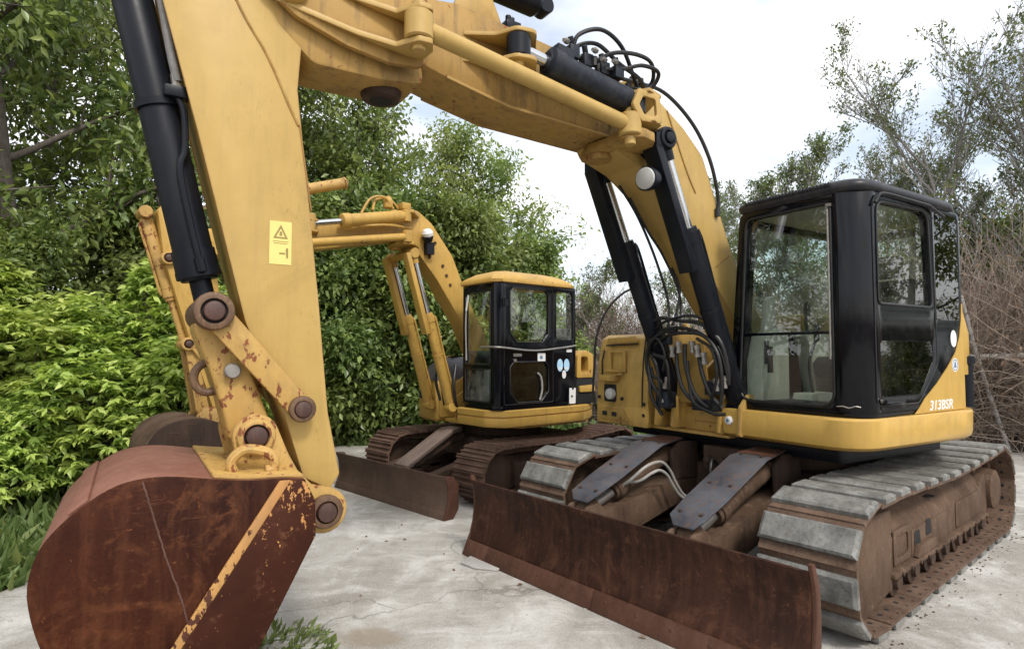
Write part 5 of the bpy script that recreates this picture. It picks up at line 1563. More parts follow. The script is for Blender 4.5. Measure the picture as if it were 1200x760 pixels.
for z_ in (1.12, 1.30, 1.98):
    b = B(); cyl(b, (.79, .975, z_ - .04), (.79, .975, z_ + .04), .014, 10); plate(b, [(.72, z_ - .03), (.79, z_ - .03), (.79, z_ + .03), (.72, z_ + .03)], .966, .972, 'y'); finish('hinge', b, 'black', cab2)
b = B()
plate(b, rp([(-.22, 1.10), (.20, 1.10), (.22, 1.20), (-.06, 1.22), (-.18, 1.75), (-.29, 1.75), (-.26, 1.15)], .04), .52, .86, 'y'); box(b, (-.12, .58, .95), (.12, .80, 1.12))
finish('operator_seat', b, 'seat', cab2, bevel=.02)
b = B(); plate(b, rp([(.35, .95), (.62, .95), (.62, 1.30), (.40, 1.34)], .03), .42, .53, 'y'); finish('dashboard', b, 'plastic', cab2, bevel=.01)
b = B(); tube(b, [(.50, .70, .96), (.53, .70, 1.42)], .012, 8); tube(b, [(.50, .80, .96), (.53, .80, 1.42)], .012, 8); finish_each(None, 'travel_lever', b, 'dark', cab2)
# rear body and counterweight
b = B()
plate(b, rp([(.25, -.82), (.25, -.30), (-.44, -.2), (-.44, .70), (-.56, .80), (-.90, .55), (-1.02, .2), (-1.02, -.2), (-.90, -.55), (-.45, -.88)], .10, 4), .75, 1.36, 'z')
hd = E2.up('engine_hood', b, 'yellow2', bevel=.04, segs=3)
b = B(); plate(b, rp([(-.55, 1.20), (-.28, 1.20), (-.29, 1.45, .04), (-.42, 1.51, .06), (-.55, 1.46, .05)], .02), .78, .945, 'y', [rp([(-.47, 1.26), (-.35, 1.26), (-.35, 1.44), (-.46, 1.43)], .03)]); finish('grab_frame', b, 'yellow2', hd, bevel=.006)
b = B(); plate(b, rp([(-.58, 1.04), (-.32, 1.04), (-.32, 1.11), (-.56, 1.12)], .02), .70, .955, 'y'); finish('side_cover', b, 'yellow2', hd, bevel=.01)
b = B(); plate(b, rp([(-.62, .91), (-.28, .91), (-.28, 1.20), (-.56, 1.20)], .03), .70, .935, 'y'); finish('side_grille', b, 'dark', hd, bevel=.006)
# rounded fairing right of the boom with its dark cover
b = B()
def fair(z, g): return [(x, y, z) for x, y in rp([(.80 - g, -.62 + g, .16), (.84 - g, -.16 - g, .05), (-.2, -.16 - g, .02), (-.2, -.86 + g, .02), (.50 - g, -.84 + g, .2)], 0, 6)]
loft(b, [fair(.70, .03), fair(.74, .0), fair(1.06, .0), fair(1.16, .02), fair(1.26, .06), fair(1.36, .13), fair(1.42, .22), fair(1.44, .3)])
fa = E2.up('front_fairing', b, 'yellow2', angle=60)
b = B()
loft(b, [[(x + .006 if x > -.1 else x, y, z) for x, y, z in r] for r in (fair(1.17, .016), fair(1.262, .054), fair(1.363, .124), fair(1.425, .214))], cap=False)
finish('dark_cover', b, 'guard', fa, angle=60)
b = B(); plate(b, rp([(-.54, .95), (-.44, .95), (-.44, 1.04), (-.54, 1.04)], .01), .815, .832, 'x'); finish('lamp_pocket', b, 'dark', fa)
b = B(); plate(b, rp([(.10, .75), (.80, .75), (.80, 1.0), (.4, 1.25), (.1, 1.3)], .03), -.165, -.140, 'y'); plate(b, rp([(.10, .75), (.80, .75), (.80, 1.0), (.4, 1.25), (.1, 1.3)], .03), .150, .175, 'y'); finish_each(E2.up, 'boom_bracket', b, 'yellow2', bevel=.004)

# boom
bw = .118
pf = [(.12, .95, .05), (.33, 1.18), (.49, 1.41), (.68, 1.80), (1.01, 2.255), (1.27, 2.545, .06), (1.46, 2.61, .03), (1.48, 2.92, .04), (1.27, 2.985, .08), (1.09, 2.865, .08), (.82, 2.54, .1), (.60, 2.07), (.30, 1.55), (.05, 1.25, .05), (.0, 1.05, .05)]
b = B(); plate(b, rp(pf, 0, 4), -bw, bw, 'y')
bm2 = E2.up('boom', b, 'yellow2', bevel=.006)
b = B()
for (x, z) in ((.95, 2.42), (.90, 2.32), (.85, 2.22), (1.12, 2.50), (1.05, 2.66)): bolt(b, (x, bw, z), (0, 1, 0), .018, .012)
finish_each(None, 'bolt', b, 'mud_dark', bm2)
b = B()
for z0, z1 in ((2.575, 2.61), (2.90, 2.935)): plate(b, rp([(1.22, -.14), (1.50, -.12, .04), (1.54, .0, .05), (1.52, .28, .05), (1.42, .31, .05), (1.26, .14)], .02), z0, z1, 'z')
cyl(b, (1.46, 0, 2.55), (1.46, 0, 2.97), .06, 16)
finish('knuckle', b, 'yellow2', bm2, bevel=.005)
b = B(); lathe(b, (1.16, .165, 2.66), (1.19, .19, 2.72), [(0, .045), (.04, .06), (.06, .06), (.068, .05)], 16); box(b, (1.10, .12, 2.52), (1.19, .19, 2.65)); finish('work_lamp', b, 'cyl_black', bm2)
b = B(); lathe(b, (1.175, .18, 2.70), (1.20, .20, 2.76), [(0, .055), (.05, .06), (.08, .04), (.09, .015)], 16); finish('lamp_lens', b, 'white', bm2)
b = B(); cyl(b, (1.38, -.26, 2.50), (1.38, .26, 2.50), .045, 16); finish('cylinder_pin', b, 'yellow2', bm2)
for s in (-1, 1):
    y = s * .215
    p0 = V(.90, y, .90); p1 = V(1.38, y, 2.50)
    hyd(E2, p0, p1, .62, .056, .032, 'yellow2', 'chrome', eye=.055, eyew=.05)
    d = (p1 - p0).normalized(); nrm = V(d.z, 0, -d.x)
    b = B()
    ring = lambda c: [c + nrm * .05 + V(0, -.05, 0), c + nrm * .10 + V(0, -.05, 0), c + nrm * .10 + V(0, .05, 0), c + nrm * .05 + V(0, .05, 0), c + nrm * .05 + V(0, .043, 0), c + nrm * .094 + V(0, .043, 0), c + nrm * .094 + V(0, -.043, 0), c + nrm * .05 + V(0, -.043, 0)]
    loft(b, [ring(p1 + d * .02), ring(p1 - d * .84)])
    E2.up('rod_guard', b, 'yellow2', bevel=.003)
for pts in ([(.86, .25, 1.35), (.92, .30, 1.15), (.88, .28, .95), (.80, .20, .86)], [(.92, .12, 1.40), (.96, .14, 1.15), (.90, .10, .92), (.78, .05, .85)], [(.85, -.05, 1.45), (.90, -.08, 1.2), (.86, -.05, .95)]):
    b = B(); tube(b, spline(pts, 7), .016, 8); E2.up('hose', b, 'hose')

# offset boom
b = B(); plate(b, rp([(1.44, 2.645), (2.45, 2.425), (3.05, 2.30), (3.42, 2.28, .05), (3.45, 2.50, .05), (3.05, 2.55), (2.5, 2.675), (1.48, 2.895)], 0, 3), -bw, bw, 'y')
ob2 = E2.up('offset_boom', b, 'yellow2', bevel=.008)
b = B()
for z in (2.58, 2.68): plate(b, rp([(2.75, .11), (2.35, .11), (2.40, .27, .05), (2.50, .30, .05), (2.58, .24, .05)], .01), z, z + .02, 'z')
finish_each(None, 'cylinder_lug', b, 'yellow2', ob2, bevel=.003)
b = B(); p0, p1 = V(1.47, .26, 2.655), V(3.25, .26, 2.335)
cyl(b, p0, p1, .040, 16)
for p in (p0, p1): cyl(b, p - V(0, 0, .06), p + V(0, 0, .06), .055, 16, ch=.006)
E2.up('link_rod', b, 'yellow2')
b = B(); p0, p1 = V(1.48, .245, 2.87), V(2.47, .24, 2.655)
d = (p1 - p0).normalized()
lathe(b, p0, p1, [(.02, .045), (.06, .062), (.62, .062), (.625, .072), (.70, .072), (.71, .045)], 20); cyl(b, p0 - V(0, 0, .06), p0 + V(0, 0, .06), .055, 16)
oc = E2.up('hydraulic_cylinder', b, 'yellow2')
b = B(); cyl(b, p0 + d * .69, p1, .028, 14); finish('rod', b, 'chrome', oc)
b = B(); cyl(b, p1 - V(0, 0, .06), p1 + V(0, 0, .09), .05, 16, ch=.006); finish('rod_eye', b, 'yellow_worn', oc)
for pts in ([(1.62, .24, 2.92), (1.72, .24, 3.02), (1.86, .22, 2.99), (1.96, .22, 2.83)], [(1.50, .20, 2.90), (1.62, .16, 3.03), (1.78, .18, 3.0), (1.84, .22, 2.88)], [(1.40, .20, 2.76), (1.70, .28, 2.74), (2.0, .25, 2.70), (2.1, .24, 2.72)]):
    b = B(); tube(b, spline(pts, 6), .013, 8); E2.up('hose', b, 'yellow2')
b = B(); lathe(b, (1.66, .20, 2.93), (1.66, .20, 3.06), [(0, .05), (.08, .05), (.10, .03), (.12, .03)], 12); box(b, (1.44, .16, 2.93), (1.54, .28, 3.0)); E2.up('valve_block', b, 'yellow2', bevel=.006)
# stick cylinder: free barrel end pokes out over the boom
b = B(); p0, p1 = V(2.02, 0, 3.165), V(3.60, 0, 2.63)
d = (p1 - p0).normalized()
lathe(b, p0, p1, [(0, .045), (.01, .060), (.03, .060), (.035, .052), (1.0, .052), (1.005, .062), (1.08, .062), (1.085, .04)], 20)
sc2 = E2.up('hydraulic_cylinder', b, 'yellow_worn')
b = B(); cyl(b, p0 + d * 1.07, p1, .032, 14); finish('rod', b, 'chrome', sc2)
b = B(); cyl(b, p1 - V(0, .06, 0), p1 + V(0, .06, 0), .05, 16); finish('rod_eye', b, 'yellow_worn', sc2)
b = B()
for s in (-1, 1): plate(b, rp([(2.55, 2.66), (2.85, 2.60), (2.80, 2.98, .05), (2.66, 3.02, .05)], .02), s * .09 - .012, s * .09 + .012, 'y')
cyl(b, (2.72, -.11, 2.93), (2.72, .11, 2.93), .05, 14)
E2.up('trunnion', b, 'yellow2', bevel=.003)
# stick
b = B(); plate(b, rp([(3.02, .62, .02), (3.00, .72, .02), (3.12, 1.40), (3.22, 2.20, .05), (3.36, 2.50, .06), (3.54, 2.68, .05), (3.665, 2.64, .04), (3.61, 2.24), (3.45, 1.72), (3.20, .95), (3.12, .62, .02)], 0, 4), -.115, .115, 'y')
st2 = E2.up('stick', b, 'yellow2', bevel=.006)
b = B(); pin_boss(b, (3.38, 2.36), .10, .16, .06); finish('stick_pin', b, ['yellow_worn', 'pin', 'dark'], st2)
b = B(); p1, p0 = V(3.42, 0, 1.55), V(3.74, 0, 2.60)
hyd(E2, p0, p1, .66, .05, .03, 'yellow_worn', 'yellow_worn', eye=.05, eyew=.10, hose=True)
b.free()
for q_ in ((3.58, 2.24), (3.42, 1.55)):
    b = B(); pin_boss(b, q_, .06, .15, .055); finish('pin_boss', b, ['yellow_worn', 'pin', 'dark'], st2)
for s in (-1, 1):
    b = B(); plate(b, rp([(3.45, 1.58, .03), (3.37, 1.56, .03), (3.24, .98, .03), (3.34, .96, .03)], 0, 4), s * .10 - .012, s * .10 + .012, 'y'); plate(b, rp([(3.44, 1.59, .02), (3.40, 1.51, .02), (3.13, 1.16, .02), (3.10, 1.22, .02)], 0, 3), s * .135 - .012, s * .135 + .012, 'y'); finish_each(E2.up, 'side_link', b, 'yellow_worn', bevel=.003)
# bucket
sh = [(p.x, p.z) for p in spline([(3.10, 0, .80), (3.20, 0, .90), (3.34, 0, .955), (3.48, 0, .96), (3.60, 0, .93), (3.69, 0, .86), (3.74, 0, .75), (3.74, 0, .60), (3.68, 0, .42), (3.58, 0, .25), (3.45, 0, .12), (3.30, 0, .04)], 3)]
b = B()
inn = [(x - .02 * (x - 3.4) / .4, z - .02 * (z - .5) / .45) for x, z in sh]
plate(b, sh + inn[::-1], -.36, .36, 'y')
bk2 = E2.up('bucket', b, 'mud', bevel=.003, angle=25)
for s in (-1, 1):
    b = B(); plate(b, sh + [(3.27, .03), (3.06, .62)], s * .36, s * .378, 'y'); finish('side_wall', b, 'mud_dark', bk2, bevel=.004)
    b = B(); plate(b, rp([(3.36, .95), (3.30, 1.03, .05), (3.20, 1.03, .05), (3.05, .80), (2.99, .60, .05), (3.10, .55, .05), (3.20, .80)], .02), s * .15 - .018, s * .15 + .018, 'y'); finish('ear', b, 'yellow_worn', bk2, bevel=.004)
b = B()
for (xa, xb, za, zb) in ((3.46, 3.47, .80, .92), (3.40, 3.47, .915, .925), (3.36, 3.37, .82, .90), (3.52, 3.60, .86, .868)): plate(b, [(xa, za), (xb, za), (xb, zb), (xa, zb)], .3785, .381, 'y')
finish_each(None, 'weld', b, 'mud', bk2)
for k in range(4):
    y = -.30 + k * .20
    b = B(); loft(b, [[(3.36, y - .035, .10), (3.36, y + .035, .10), (3.38, y + .035, .05), (3.38, y - .035, .05)], [(3.15, y - .02, .03), (3.15, y + .02, .03), (3.155, y + .02, .005), (3.155, y - .02, .005)]]); finish('tooth', b, 'mud_dark', bk2)

# ------------------------------------------------------------------ plants
def leaves_mesh(name, pos, axis, length, aspect, mats, rng, fold=0.18, mat_idx=None):
    """one folded two-triangle leaf per point"""
    n = len(pos)
    ax = axis / np.linalg.norm(axis, axis=1, keepdims=True)
    ref = rng.normal(size=(n, 3)) * .55 + np.array([0, 0, 1.0])
    side = np.cross(ax, ref); side /= np.linalg.norm(side, axis=1, keepdims=True) + 1e-9
    nor = np.cross(side, ax)
    L = length[:, None]
    w = L * aspect
    base = pos
    mid = pos + ax * L * .48
    v = np.empty((n, 4, 3))
    v[:, 0] = base
    v[:, 1] = mid + side * w + nor * w * fold * 2
    v[:, 2] = pos + ax * L - nor * L * .10
    v[:, 3] = mid - side * w + nor * w * fold * 2
    me = bpy.data.meshes.new(name)
    me.vertices.add(n * 4)
    me.vertices.foreach_set("co", v.astype(np.float32).ravel())
    i0 = (np.arange(n) * 4)[:, None]
    tri = np.concatenate([i0 + np.array([[0, 2, 1]]), i0 + np.array([[0, 3, 2]])], axis=1).reshape(-1)
    me.loops.add(n * 6)
    me.loops.foreach_set("vertex_index", tri.astype(np.int32))
    me.polygons.add(n * 2)
    me.polygons.foreach_set("loop_start", (np.arange(n * 2) * 3).astype(np.int32))
    me.polygons.foreach_set("loop_total", np.full(n * 2, 3, np.int32))
    if mat_idx is not None:
        me.polygons.foreach_set("material_index", np.repeat(mat_idx, 2).astype(np.int32))
    me.update(calc_edges=True)
    at = me.attributes.new("rnd", 'FLOAT', 'FACE')
    at.data.foreach_set("value", np.repeat(rng.uniform(0, 1, n), 2).astype(np.float32))
    for m in mats: me.materials.append(M[m])
    return me

def limb(rng, p, d, L, n, curve, jit):
    P = [np.array(p, float)]
    d = np.array(d, float); d /= np.linalg.norm(d)
    for i in range(n):
        d = d + np.array([0, 0, curve]) / n + rng.normal(size=3) * jit
        d /= np.linalg.norm(d)
        P.append(P[-1] + d * L / n)
    return P, d

def tree_meshes(seed, h, spread, first, n_main, n_sub, n_twig, per_twig, leaf, aspect, sig, r0=.16, mats=('leaf_dark',), bark='bark', droop=.45, lean=(0, 0), up=.35, twig_len=.32):
    rng = np.random.RandomState(seed)
    b = B()
    trunk, _ = limb(rng, (0, 0, -.1), (lean[0], lean[1], 1), h * .86, 9, .3, .05)
    tube(b, trunk, r0, 8, r1=r0 * .22)
    T = np.array(trunk)
    tips = []
    for i in range(n_main):
        t = first + (1 - first) * (i + rng.uniform(0, .8)) / n_main
        k = t * 9; j = min(int(k), 8); p = T[j] + (T[j + 1] - T[j]) * (k - j)
        a = i * 2.399 + rng.uniform(-.4, .4)
        el = rng.uniform(.1, .5) + .7 * t ** 3
        L = spread * rng.uniform(.75, 1.15) * (1.0 - .45 * t ** 2)
        rb = r0 * .42 * (1 - .6 * t)
        P, d = limb(rng, p, (math.cos(a) * math.cos(el), math.sin(a) * math.cos(el), math.sin(el)), L, 6, up, .10)
        tube(b, P, rb, 5, r1=rb * .25, cap=False)
        P = np.array(P)
        for s in range(n_sub):
            ts = .25 + .75 * (s + rng.uniform(0, .9)) / n_sub
            k = ts * 6; j = min(int(k), 5); q = P[j] + (P[j + 1] - P[j]) * (k - j)
            dd = (P[j + 1] - P[j]); dd /= np.linalg.norm(dd)
            dd = dd * .55 + rng.normal(size=3) * .55 + np.array([0, 0, .1])
            S, d2 = limb(rng, q, dd, L * rng.uniform(.30, .50), 4, .1, .14)
            tube(b, S, rb * .32, 4, r1=rb * .12, cap=False)
            S = np.array(S)
            for w in range(n_twig):
                tw = .2 + .8 * (w + rng.uniform(0, .9)) / n_twig
                k = tw * 4; j = min(int(k), 3); q2 = S[j] + (S[j + 1] - S[j]) * (k - j)
                d3 = rng.normal(size=3) + np.array([0, 0, .15]); d3 /= np.linalg.norm(d3)
                e = q2 + d3 * twig_len * rng.uniform(.6, 1.3)
                tube(b, [q2, e], rb * .12, 3, cap=False)
                tips.append((q2, e))
    me = bpy.data.meshes.new('trunk')
    b.to_mesh(me); b.free()
    me.materials.append(M[bark])
    me.polygons.foreach_set("use_smooth", [True] * len(me.polygons))
    A = np.array([t[0] for t in tips]); E_ = np.array([t[1] for t in tips])
    m = len(A)
    n = m * per_twig
    idx = np.repeat(np.arange(m), per_twig)
    f = rng.uniform(.2, 1.15, n)[:, None]
    pos = A[idx] + (E_[idx] - A[idx]) * f + rng.normal(size=(n, 3)) * sig
    out = pos - A[idx]
    axd = rng.normal(size=(n, 3)) * .6 + out / (np.linalg.norm(out, axis=1, keepdims=True) + 1e-6) * .8
    axd[:, 2] -= droop
    length = leaf * rng.uniform(.4, 1.4, n)
    mi = rng.randint(0, len(mats), n) if len(mats) > 1 else None
    cm = leaves_mesh('crown', pos, axd, length, aspect, mats, rng, mat_idx=mi)
    return me, cm

def plant(name, meshes, loc, rz, s, label, cat, group=None, mats=None, parts=('trunk', 'crown'), sz=None):
    root = empty(name, loc, rz)
    root.scale = (s, s, sz if sz else s)
    tag(root, label, cat, group)
    for pn, me in zip(parts, meshes):
        o = bpy.data.objects.new(pn, me)
        COL.objects.link(o)
        o.parent = root
        if mats and pn == 'crown':
            for k, mm in enumerate(mats):
                if k < len(o.material_slots):
                    o.material_slots[k].link = 'OBJECT'
                    o.material_slots[k].material = M[mm]
    return root

# ---- broad-leaved trees of the left and rear boundary
TA = tree_meshes(11, 8.6, 2.7, .12, 19, 7, 4, 52, .135, .21, .14, r0=.17, mats=('leaf_dark', 'leaf_dark', 'leaf_mid'))
TB = tree_meshes(12, 7.2, 2.3, .20, 15, 7, 4, 48, .125, .22, .14, r0=.14, mats=('leaf_mid', 'leaf_dark'))
TC = tree_meshes(13, 6.6, 2.2, .30, 12, 6, 4, 34, .120, .22, .15, r0=.12, mats=('leaf_mid',), up=.6)
HG = tree_meshes(14, 4.2, 1.45, .04, 18, 6, 4, 80, .115, .26, .13, r0=.07, mats=('leaf_dark', 'leaf_dark', 'leaf_mid'), up=.5)

plant('broadleaf_tree', TA, (-6.3, 7.6, 0), .3, 1.05, 'tall dense dark green tree rising behind the bright lime shrub', 'tree')
plant('broadleaf_tree', TA, (-8.4, 5.4, 0), 2.1, 1.05, 'dark tree at the left edge of the yard with sky gaps in its crown', 'tree')
plant('broadleaf_tree', TA, (-4.6, 10.2, 0), 4.0, 1.0, 'dark tree seen between the black bucket cylinder and the tall yellow stick', 'tree')
plant('broadleaf_tree', TB, (-8.4, 10.4, 0), 1.0, 1.25, 'green tree standing behind the dense dark tree on the left', 'tree')
plant('broadleaf_tree', TB, (-3.3, 12.4, 0), 5.2, .98, 'mid green tree with a rounded crown under the middle boom section', 'tree')
plant('broadleaf_tree', TC, (-1.35, 13.4, 0), .6, 1.02, 'loose light green tree above the roof of the smaller excavator', 'tree')
plant('broadleaf_tree', TC, (-.15, 14.2, 0), 2.6, .96, 'thin pale green tree with airy outer branches beside the open sky', 'tree')
plant('broadleaf_tree', TC, (-10.5, 1.6, 0), 3.3, 1.0, 'dark green tree mirrored in the windscreen of the larger excavator', 'tree')
plant('broadleaf_tree', TC, (-9.6, 3.6, 0), 5.0, 1.0, 'mid green tree left of the dark boundary trees', 'tree')
plant('broadleaf_tree', TC, (15.4, 5.6, 0), 5.9, 1.1, 'green tree mirrored in the door glass of the larger excavator', 'tree')

# hedge of dark shrubs behind the small excavator
hedge_at = [(-5.2, 8.4, .8), (-3.9, 9.9, .9), (-3.0, 10.2, 1.0), (-2.0, 10.3, .98), (-1.0, 10.6, .95), (.1, 11.0, .82), (-6.6, 6.2, .62), (-5.6, 6.9, .70), (-3.3, 11.3, 1.15)]
hl = ['dark leafy shrub between the lime shrub and the hedge', 'dark hedge shrub next to the tall yellow stick', 'dense dark hedge shrub behind the small brown dozer blade', 'dense dark hedge shrub behind the boom foot of the smaller excavator', 'dark hedge shrub seen past the windscreen of the smaller excavator', 'dark hedge shrub behind the golden cab roof', 'low dark shrub left of the lime shrub', 'low dark shrub behind the lime shrub', 'taller dark shrub at the back of the hedge']
for i, (x, y, s) in enumerate(hedge_at):
    plant('hedge_shrub', HG, (x, y, -.05), i * 1.7, s, hl[i], 'shrub', 'dark shrubs of the boundary hedge', parts=('stem', 'crown'))

# ---- lime green shrub with drooping rosettes of pointed leaves
def rosette_shrub(seed, lobes, n_ros, leaf, mats):
    rng = np.random.RandomState(seed)
    b = B()
    pos, axs, ln, mi = [], [], [], []
    lob = np.array(lobes)
    for k in range(n_ros):
        c = lob[rng.randint(len(lob))]
        d = rng.normal(size=3); d /= np.linalg.norm(d)
        if d[2] < -.5: d[2] *= -.6
        rad = rng.uniform(.55, 1.03) ** .5
        tip = c[:3] + d * c[3] * rad * np.array([1, 1, .85])
        if tip[2] < .12: continue
        m = rng.randint(7, 12)
        a0 = rng.uniform(0, 6.28)
        young = rad > .86 and rng.uniform() < .75
        for j in range(m):
            a = a0 + j * 2.399
            el = rng.uniform(-.75, .25) - .15
            v = np.array([math.cos(a) * math.cos(el), math.sin(a) * math.cos(el), math.sin(el)]) + d * .45
            pos.append(tip + d * rng.uniform(-.06, .02)); axs.append(v); ln.append(leaf * rng.uniform(.6, 1.2)); mi.append(0 if young else 1)
        if k % 14 == 0:
            tube(b, [(0, 0, 0), tuple(c[:3] * .6 * np.array([1, 1, .8])), tuple(tip)], .012, 4, r1=.003, cap=False)
    me = bpy.data.meshes.new('stem'); b.to_mesh(me); b.free(); me.materials.append(M['bark'])
    cm = leaves_mesh('crown', np.array(pos), np.array(axs), np.array(ln), .185, mats, rng, .14, np.array(mi))
    return me, cm
LS = rosette_shrub(31, [(x, y, z, r * .9) for x, y, z, r in [(0, 0, 1.0, .85), (.45, .1, 1.55, .62), (-.5, 0, 1.45, .62), (.1, -.35, .55, .70), (.75, -.1, .85, .55), (-.8, -.1, .75, .60), (.05, .2, 1.95, .45), (-.35, -.45, 1.0, .55), (.40, -.4, 1.1, .50)]], 3000, .100, ('leaf_lime', 'leaf_limeold'))
LS2 = rosette_shrub(32, [(0, 0, .55, .62), (.5, 0, .5, .5), (-.5, .05, .55, .5), (.1, -.3, .35, .45), (-.2, .1, .95, .42)], 1500, .105, ('leaf_lime', 'leaf_limeold'))
plant('lime_shrub', LS, (-3.75, 6.35, -.03), .2, 1.12, 'bright lime green shrub spreading behind the rusty bucket', 'shrub', parts=('stem', 'crown'))
plant('lime_shrub', LS, (-5.15, 6.15, -.03), 2.5, 1.08, 'bright lime green shrub at the left edge of the yard', 'shrub', parts=('stem', 'crown'))
plant('lime_shrub', LS2, (-4.55, 5.3, -.03), 4.4, .85, 'low lime green shrub in front of the taller lime shrubs', 'shrub', parts=('stem', 'crown'))
plant('lime_shrub', LS2, (-3.55, 7.3, -.03), 1.1, 1.25, 'lime green shrub beside the yellow stick of the smaller excavator', 'shrub', parts=('stem', 'crown'))

# ---- bare trees
def bare_meshes(seed, h, n_main, levels, leaf_n, leaf, spreadv=.42, mats=('leaf_sparse',), r0=.11, first=.2):
    rng = np.random.RandomState(seed)
    b = B(); tips = []
    def go(p, d, L, r, lev):
        P, dd = limb(rng, p, d, L, 5 if lev < 2 else 4, .30, .085)
        r1 = max(r * .42, .0045) if lev else .010
        tube(b, P, r, (7, 5, 4, 3, 3, 3)[min(lev, 5)], r1=r1, cap=False)
        P = np.array(P)
        if lev >= levels:
            tips.append((P[0], P[-1])); return
        n = (n_main, 7, 6, 5, 4)[min(lev, 4)]
        for i in range(n):
            lo_ = first if lev == 0 else .25
            t = lo_ + (1 - lo_) * (i + rng.uniform(0, .9)) / n
            k = t * (len(P) - 1); j = min(int(k), len(P) - 2); q = P[j] + (P[j + 1] - P[j]) * (k - j)
            base = P[j + 1] - P[j]; base /= np.linalg.norm(base)
            nd = base + rng.normal(size=3) * spreadv; nd[2] = abs(nd[2]) * .6 + .35 * base[2] + .12
            go(q, nd, L * rng.uniform(.38, .58) * (1.25 - .5 * t), max(r * .45 * (1 - .4 * t), .0052), lev + 1)
    go(np.array([0, 0, -.1]), np.array([0.05, 0, 1.0]), h * .72, r0, 0)
    me = bpy.data.meshes.new('trunk'); b.to_mesh(me); b.free(); me.materials.append(M['bark_pale'])
    A = np.array([t[0] for t in tips]); E_ = np.array([t[1] for t in tips])
    pick = rng.choice(len(A), max(1, len(A) // 4), replace=False)
    A, E_ = A[pick], E_[pick]
    idx = rng.randint(0, len(A), leaf_n)
    f = rng.uniform(0, 1.1, leaf_n)[:, None]
    pos = A[idx] + (E_[idx] - A[idx]) * f + rng.normal(size=(leaf_n, 3)) * .06
    axd = rng.normal(size=(leaf_n, 3)); axd[:, 2] -= .5
    cm = leaves_mesh('crown', pos, axd, leaf * rng.uniform(.6, 1.3, leaf_n), .24, mats, rng)
    return me, cm
BA = bare_meshes(41, 8.4, 9, 4, 7000, .082, spreadv=.5, first=.14)
BB = bare_meshes(42, 6.8, 8, 4, 8000, .086, spreadv=.55, r0=.07, first=.14)
BC = bare_meshes(43, 5.0, 6, 3, 2400, .10, spreadv=.5, r0=.05)
bare_at = [(BA, 9.3, 12.2, .2, 1.0, 'tall bare tree with fine twigs rising over the black cab roof'),
           (BA, 10.9, 11.6, 2.0, 1.08, 'tall bare tree at the right edge above the dry brambles'),
           (BB, 7.3, 14.0, 4.0, .86, 'sparsely leaved tree behind the front pillar of the black cab'),
           (BB, 5.5, 15.2, 1.2, .88, 'sparsely leaved tree between the main boom and the black cab'),
           (BA, 13.2, 14.2, 3.4, 1.05, 'bare tree behind the right hand trees'),
           (BB, 9.6, 16.0, 5.0, 1.0, 'twiggy tree further back behind the dry brambles'),
           (BB, 14.0, 3.6, .4, 1.0, 'bare tree mirrored in the cab door glass'),
           (BB, 6.5, 13.3, 2.2, .88, 'slender leafy tree rising behind the front edge of the black cab roof'),
           (BB, 4.7, 13.6, 5.4, .90, 'leafy thin branched tree seen between the main boom and the cab'),
           (BC, 2.0, 16.5, .9, .82, 'small pale leafed sapling between the two cabs'),
           (BC, 3.0, 18.0, 2.9, .85, 'thin bare sapling in the dry scrub behind the tool box'),
           (BC, .9, 17.2, 4.6, .72, 'thin bare sapling behind the golden cab roof')]
for i, (ms, x, y, rz, s, lab) in enumerate(bare_at):
    plant('bare_tree', ms, (x, y, -.05), rz, s, lab, 'tree')
# undergrowth behind the bare trees; three unseen shrubs added to darken the door reflection
for i, (x, y, s, lab) in enumerate(((9.2, 13.6, .95, 'dark green shrub among the bare trunks at the right edge'), (10.9, 12.9, 1.05, 'dark green shrub behind the tall bare tree at the right edge'), (7.6, 15.2, .7, 'dark shrub low behind the black cab'), (12.3, 1.4, .45, 'unseen dark shrub added to darken the lower cab door reflection'), (12.6, 5.4, .45, 'unseen dark shrub added right of the yard for the door reflection'), (12.4, 3.4, .45, 'unseen dark shrub added under the bare tree for the door reflection'), (6.1, 16.8, .7, 'dark shrub low behind the main boom'))):
    plant('hedge_shrub', HG, (x, y, -.05), 1 + i * 1.3, s, lab, 'shrub', 'shrubs under the bare trees', parts=('stem', 'crown'))

# ---- dry bramble tangle (uncountable)
def bramble_mesh(seed, lx, ly, hz, n):
    rng = np.random.RandomState(seed)
    b = B(); pl_, pa, pn = [], [], []
    for i in range(n):
        p = np.array([rng.uniform(-lx, lx), rng.uniform(-ly, ly), rng.uniform(-.1, hz * .5) if rng.uniform() < .5 else 0])
        a = rng.uniform(0, 6.28)
        el = rng.uniform(.75, 1.5)
        L = rng.uniform(.9, 2.9) * hz / 2.4
        d = np.array([math.cos(a) * math.cos(el), math.sin(a) * math.cos(el), math.sin(el)])
        P = [p]
        for k in range(8):
            d = d + np.array([0, 0, -.10]) + rng.normal(size=3) * .14
            d /= np.linalg.norm(d)
            q = P[-1] + d * L / 8
            if q[2] < 0: q[2] = abs(q[2]) * .3
            P.append(q)
            if rng.uniform() < .12:
                pl_.append(q); pa.append(rng.normal(size=3) + [0, 0, -.6]); pn.append(rng.uniform(.04, .09))
        tube(b, P, rng.choice([.004, .005, .007, .010], p=[.4, .35, .2, .05]), 3, r1=.003, cap=False)
    me = bpy.data.meshes.new('dry_brambles'); b.to_mesh(me); b.free(); me.materials.append(M['dry'])
    cm = leaves_mesh('dry_leaves', np.array(pl_), np.array(pa), np.array(pn), .3, ('dryleaf',), rng)
    return me, cm
BR = bramble_mesh(51, 1.5, .75, 2.35, 2700)
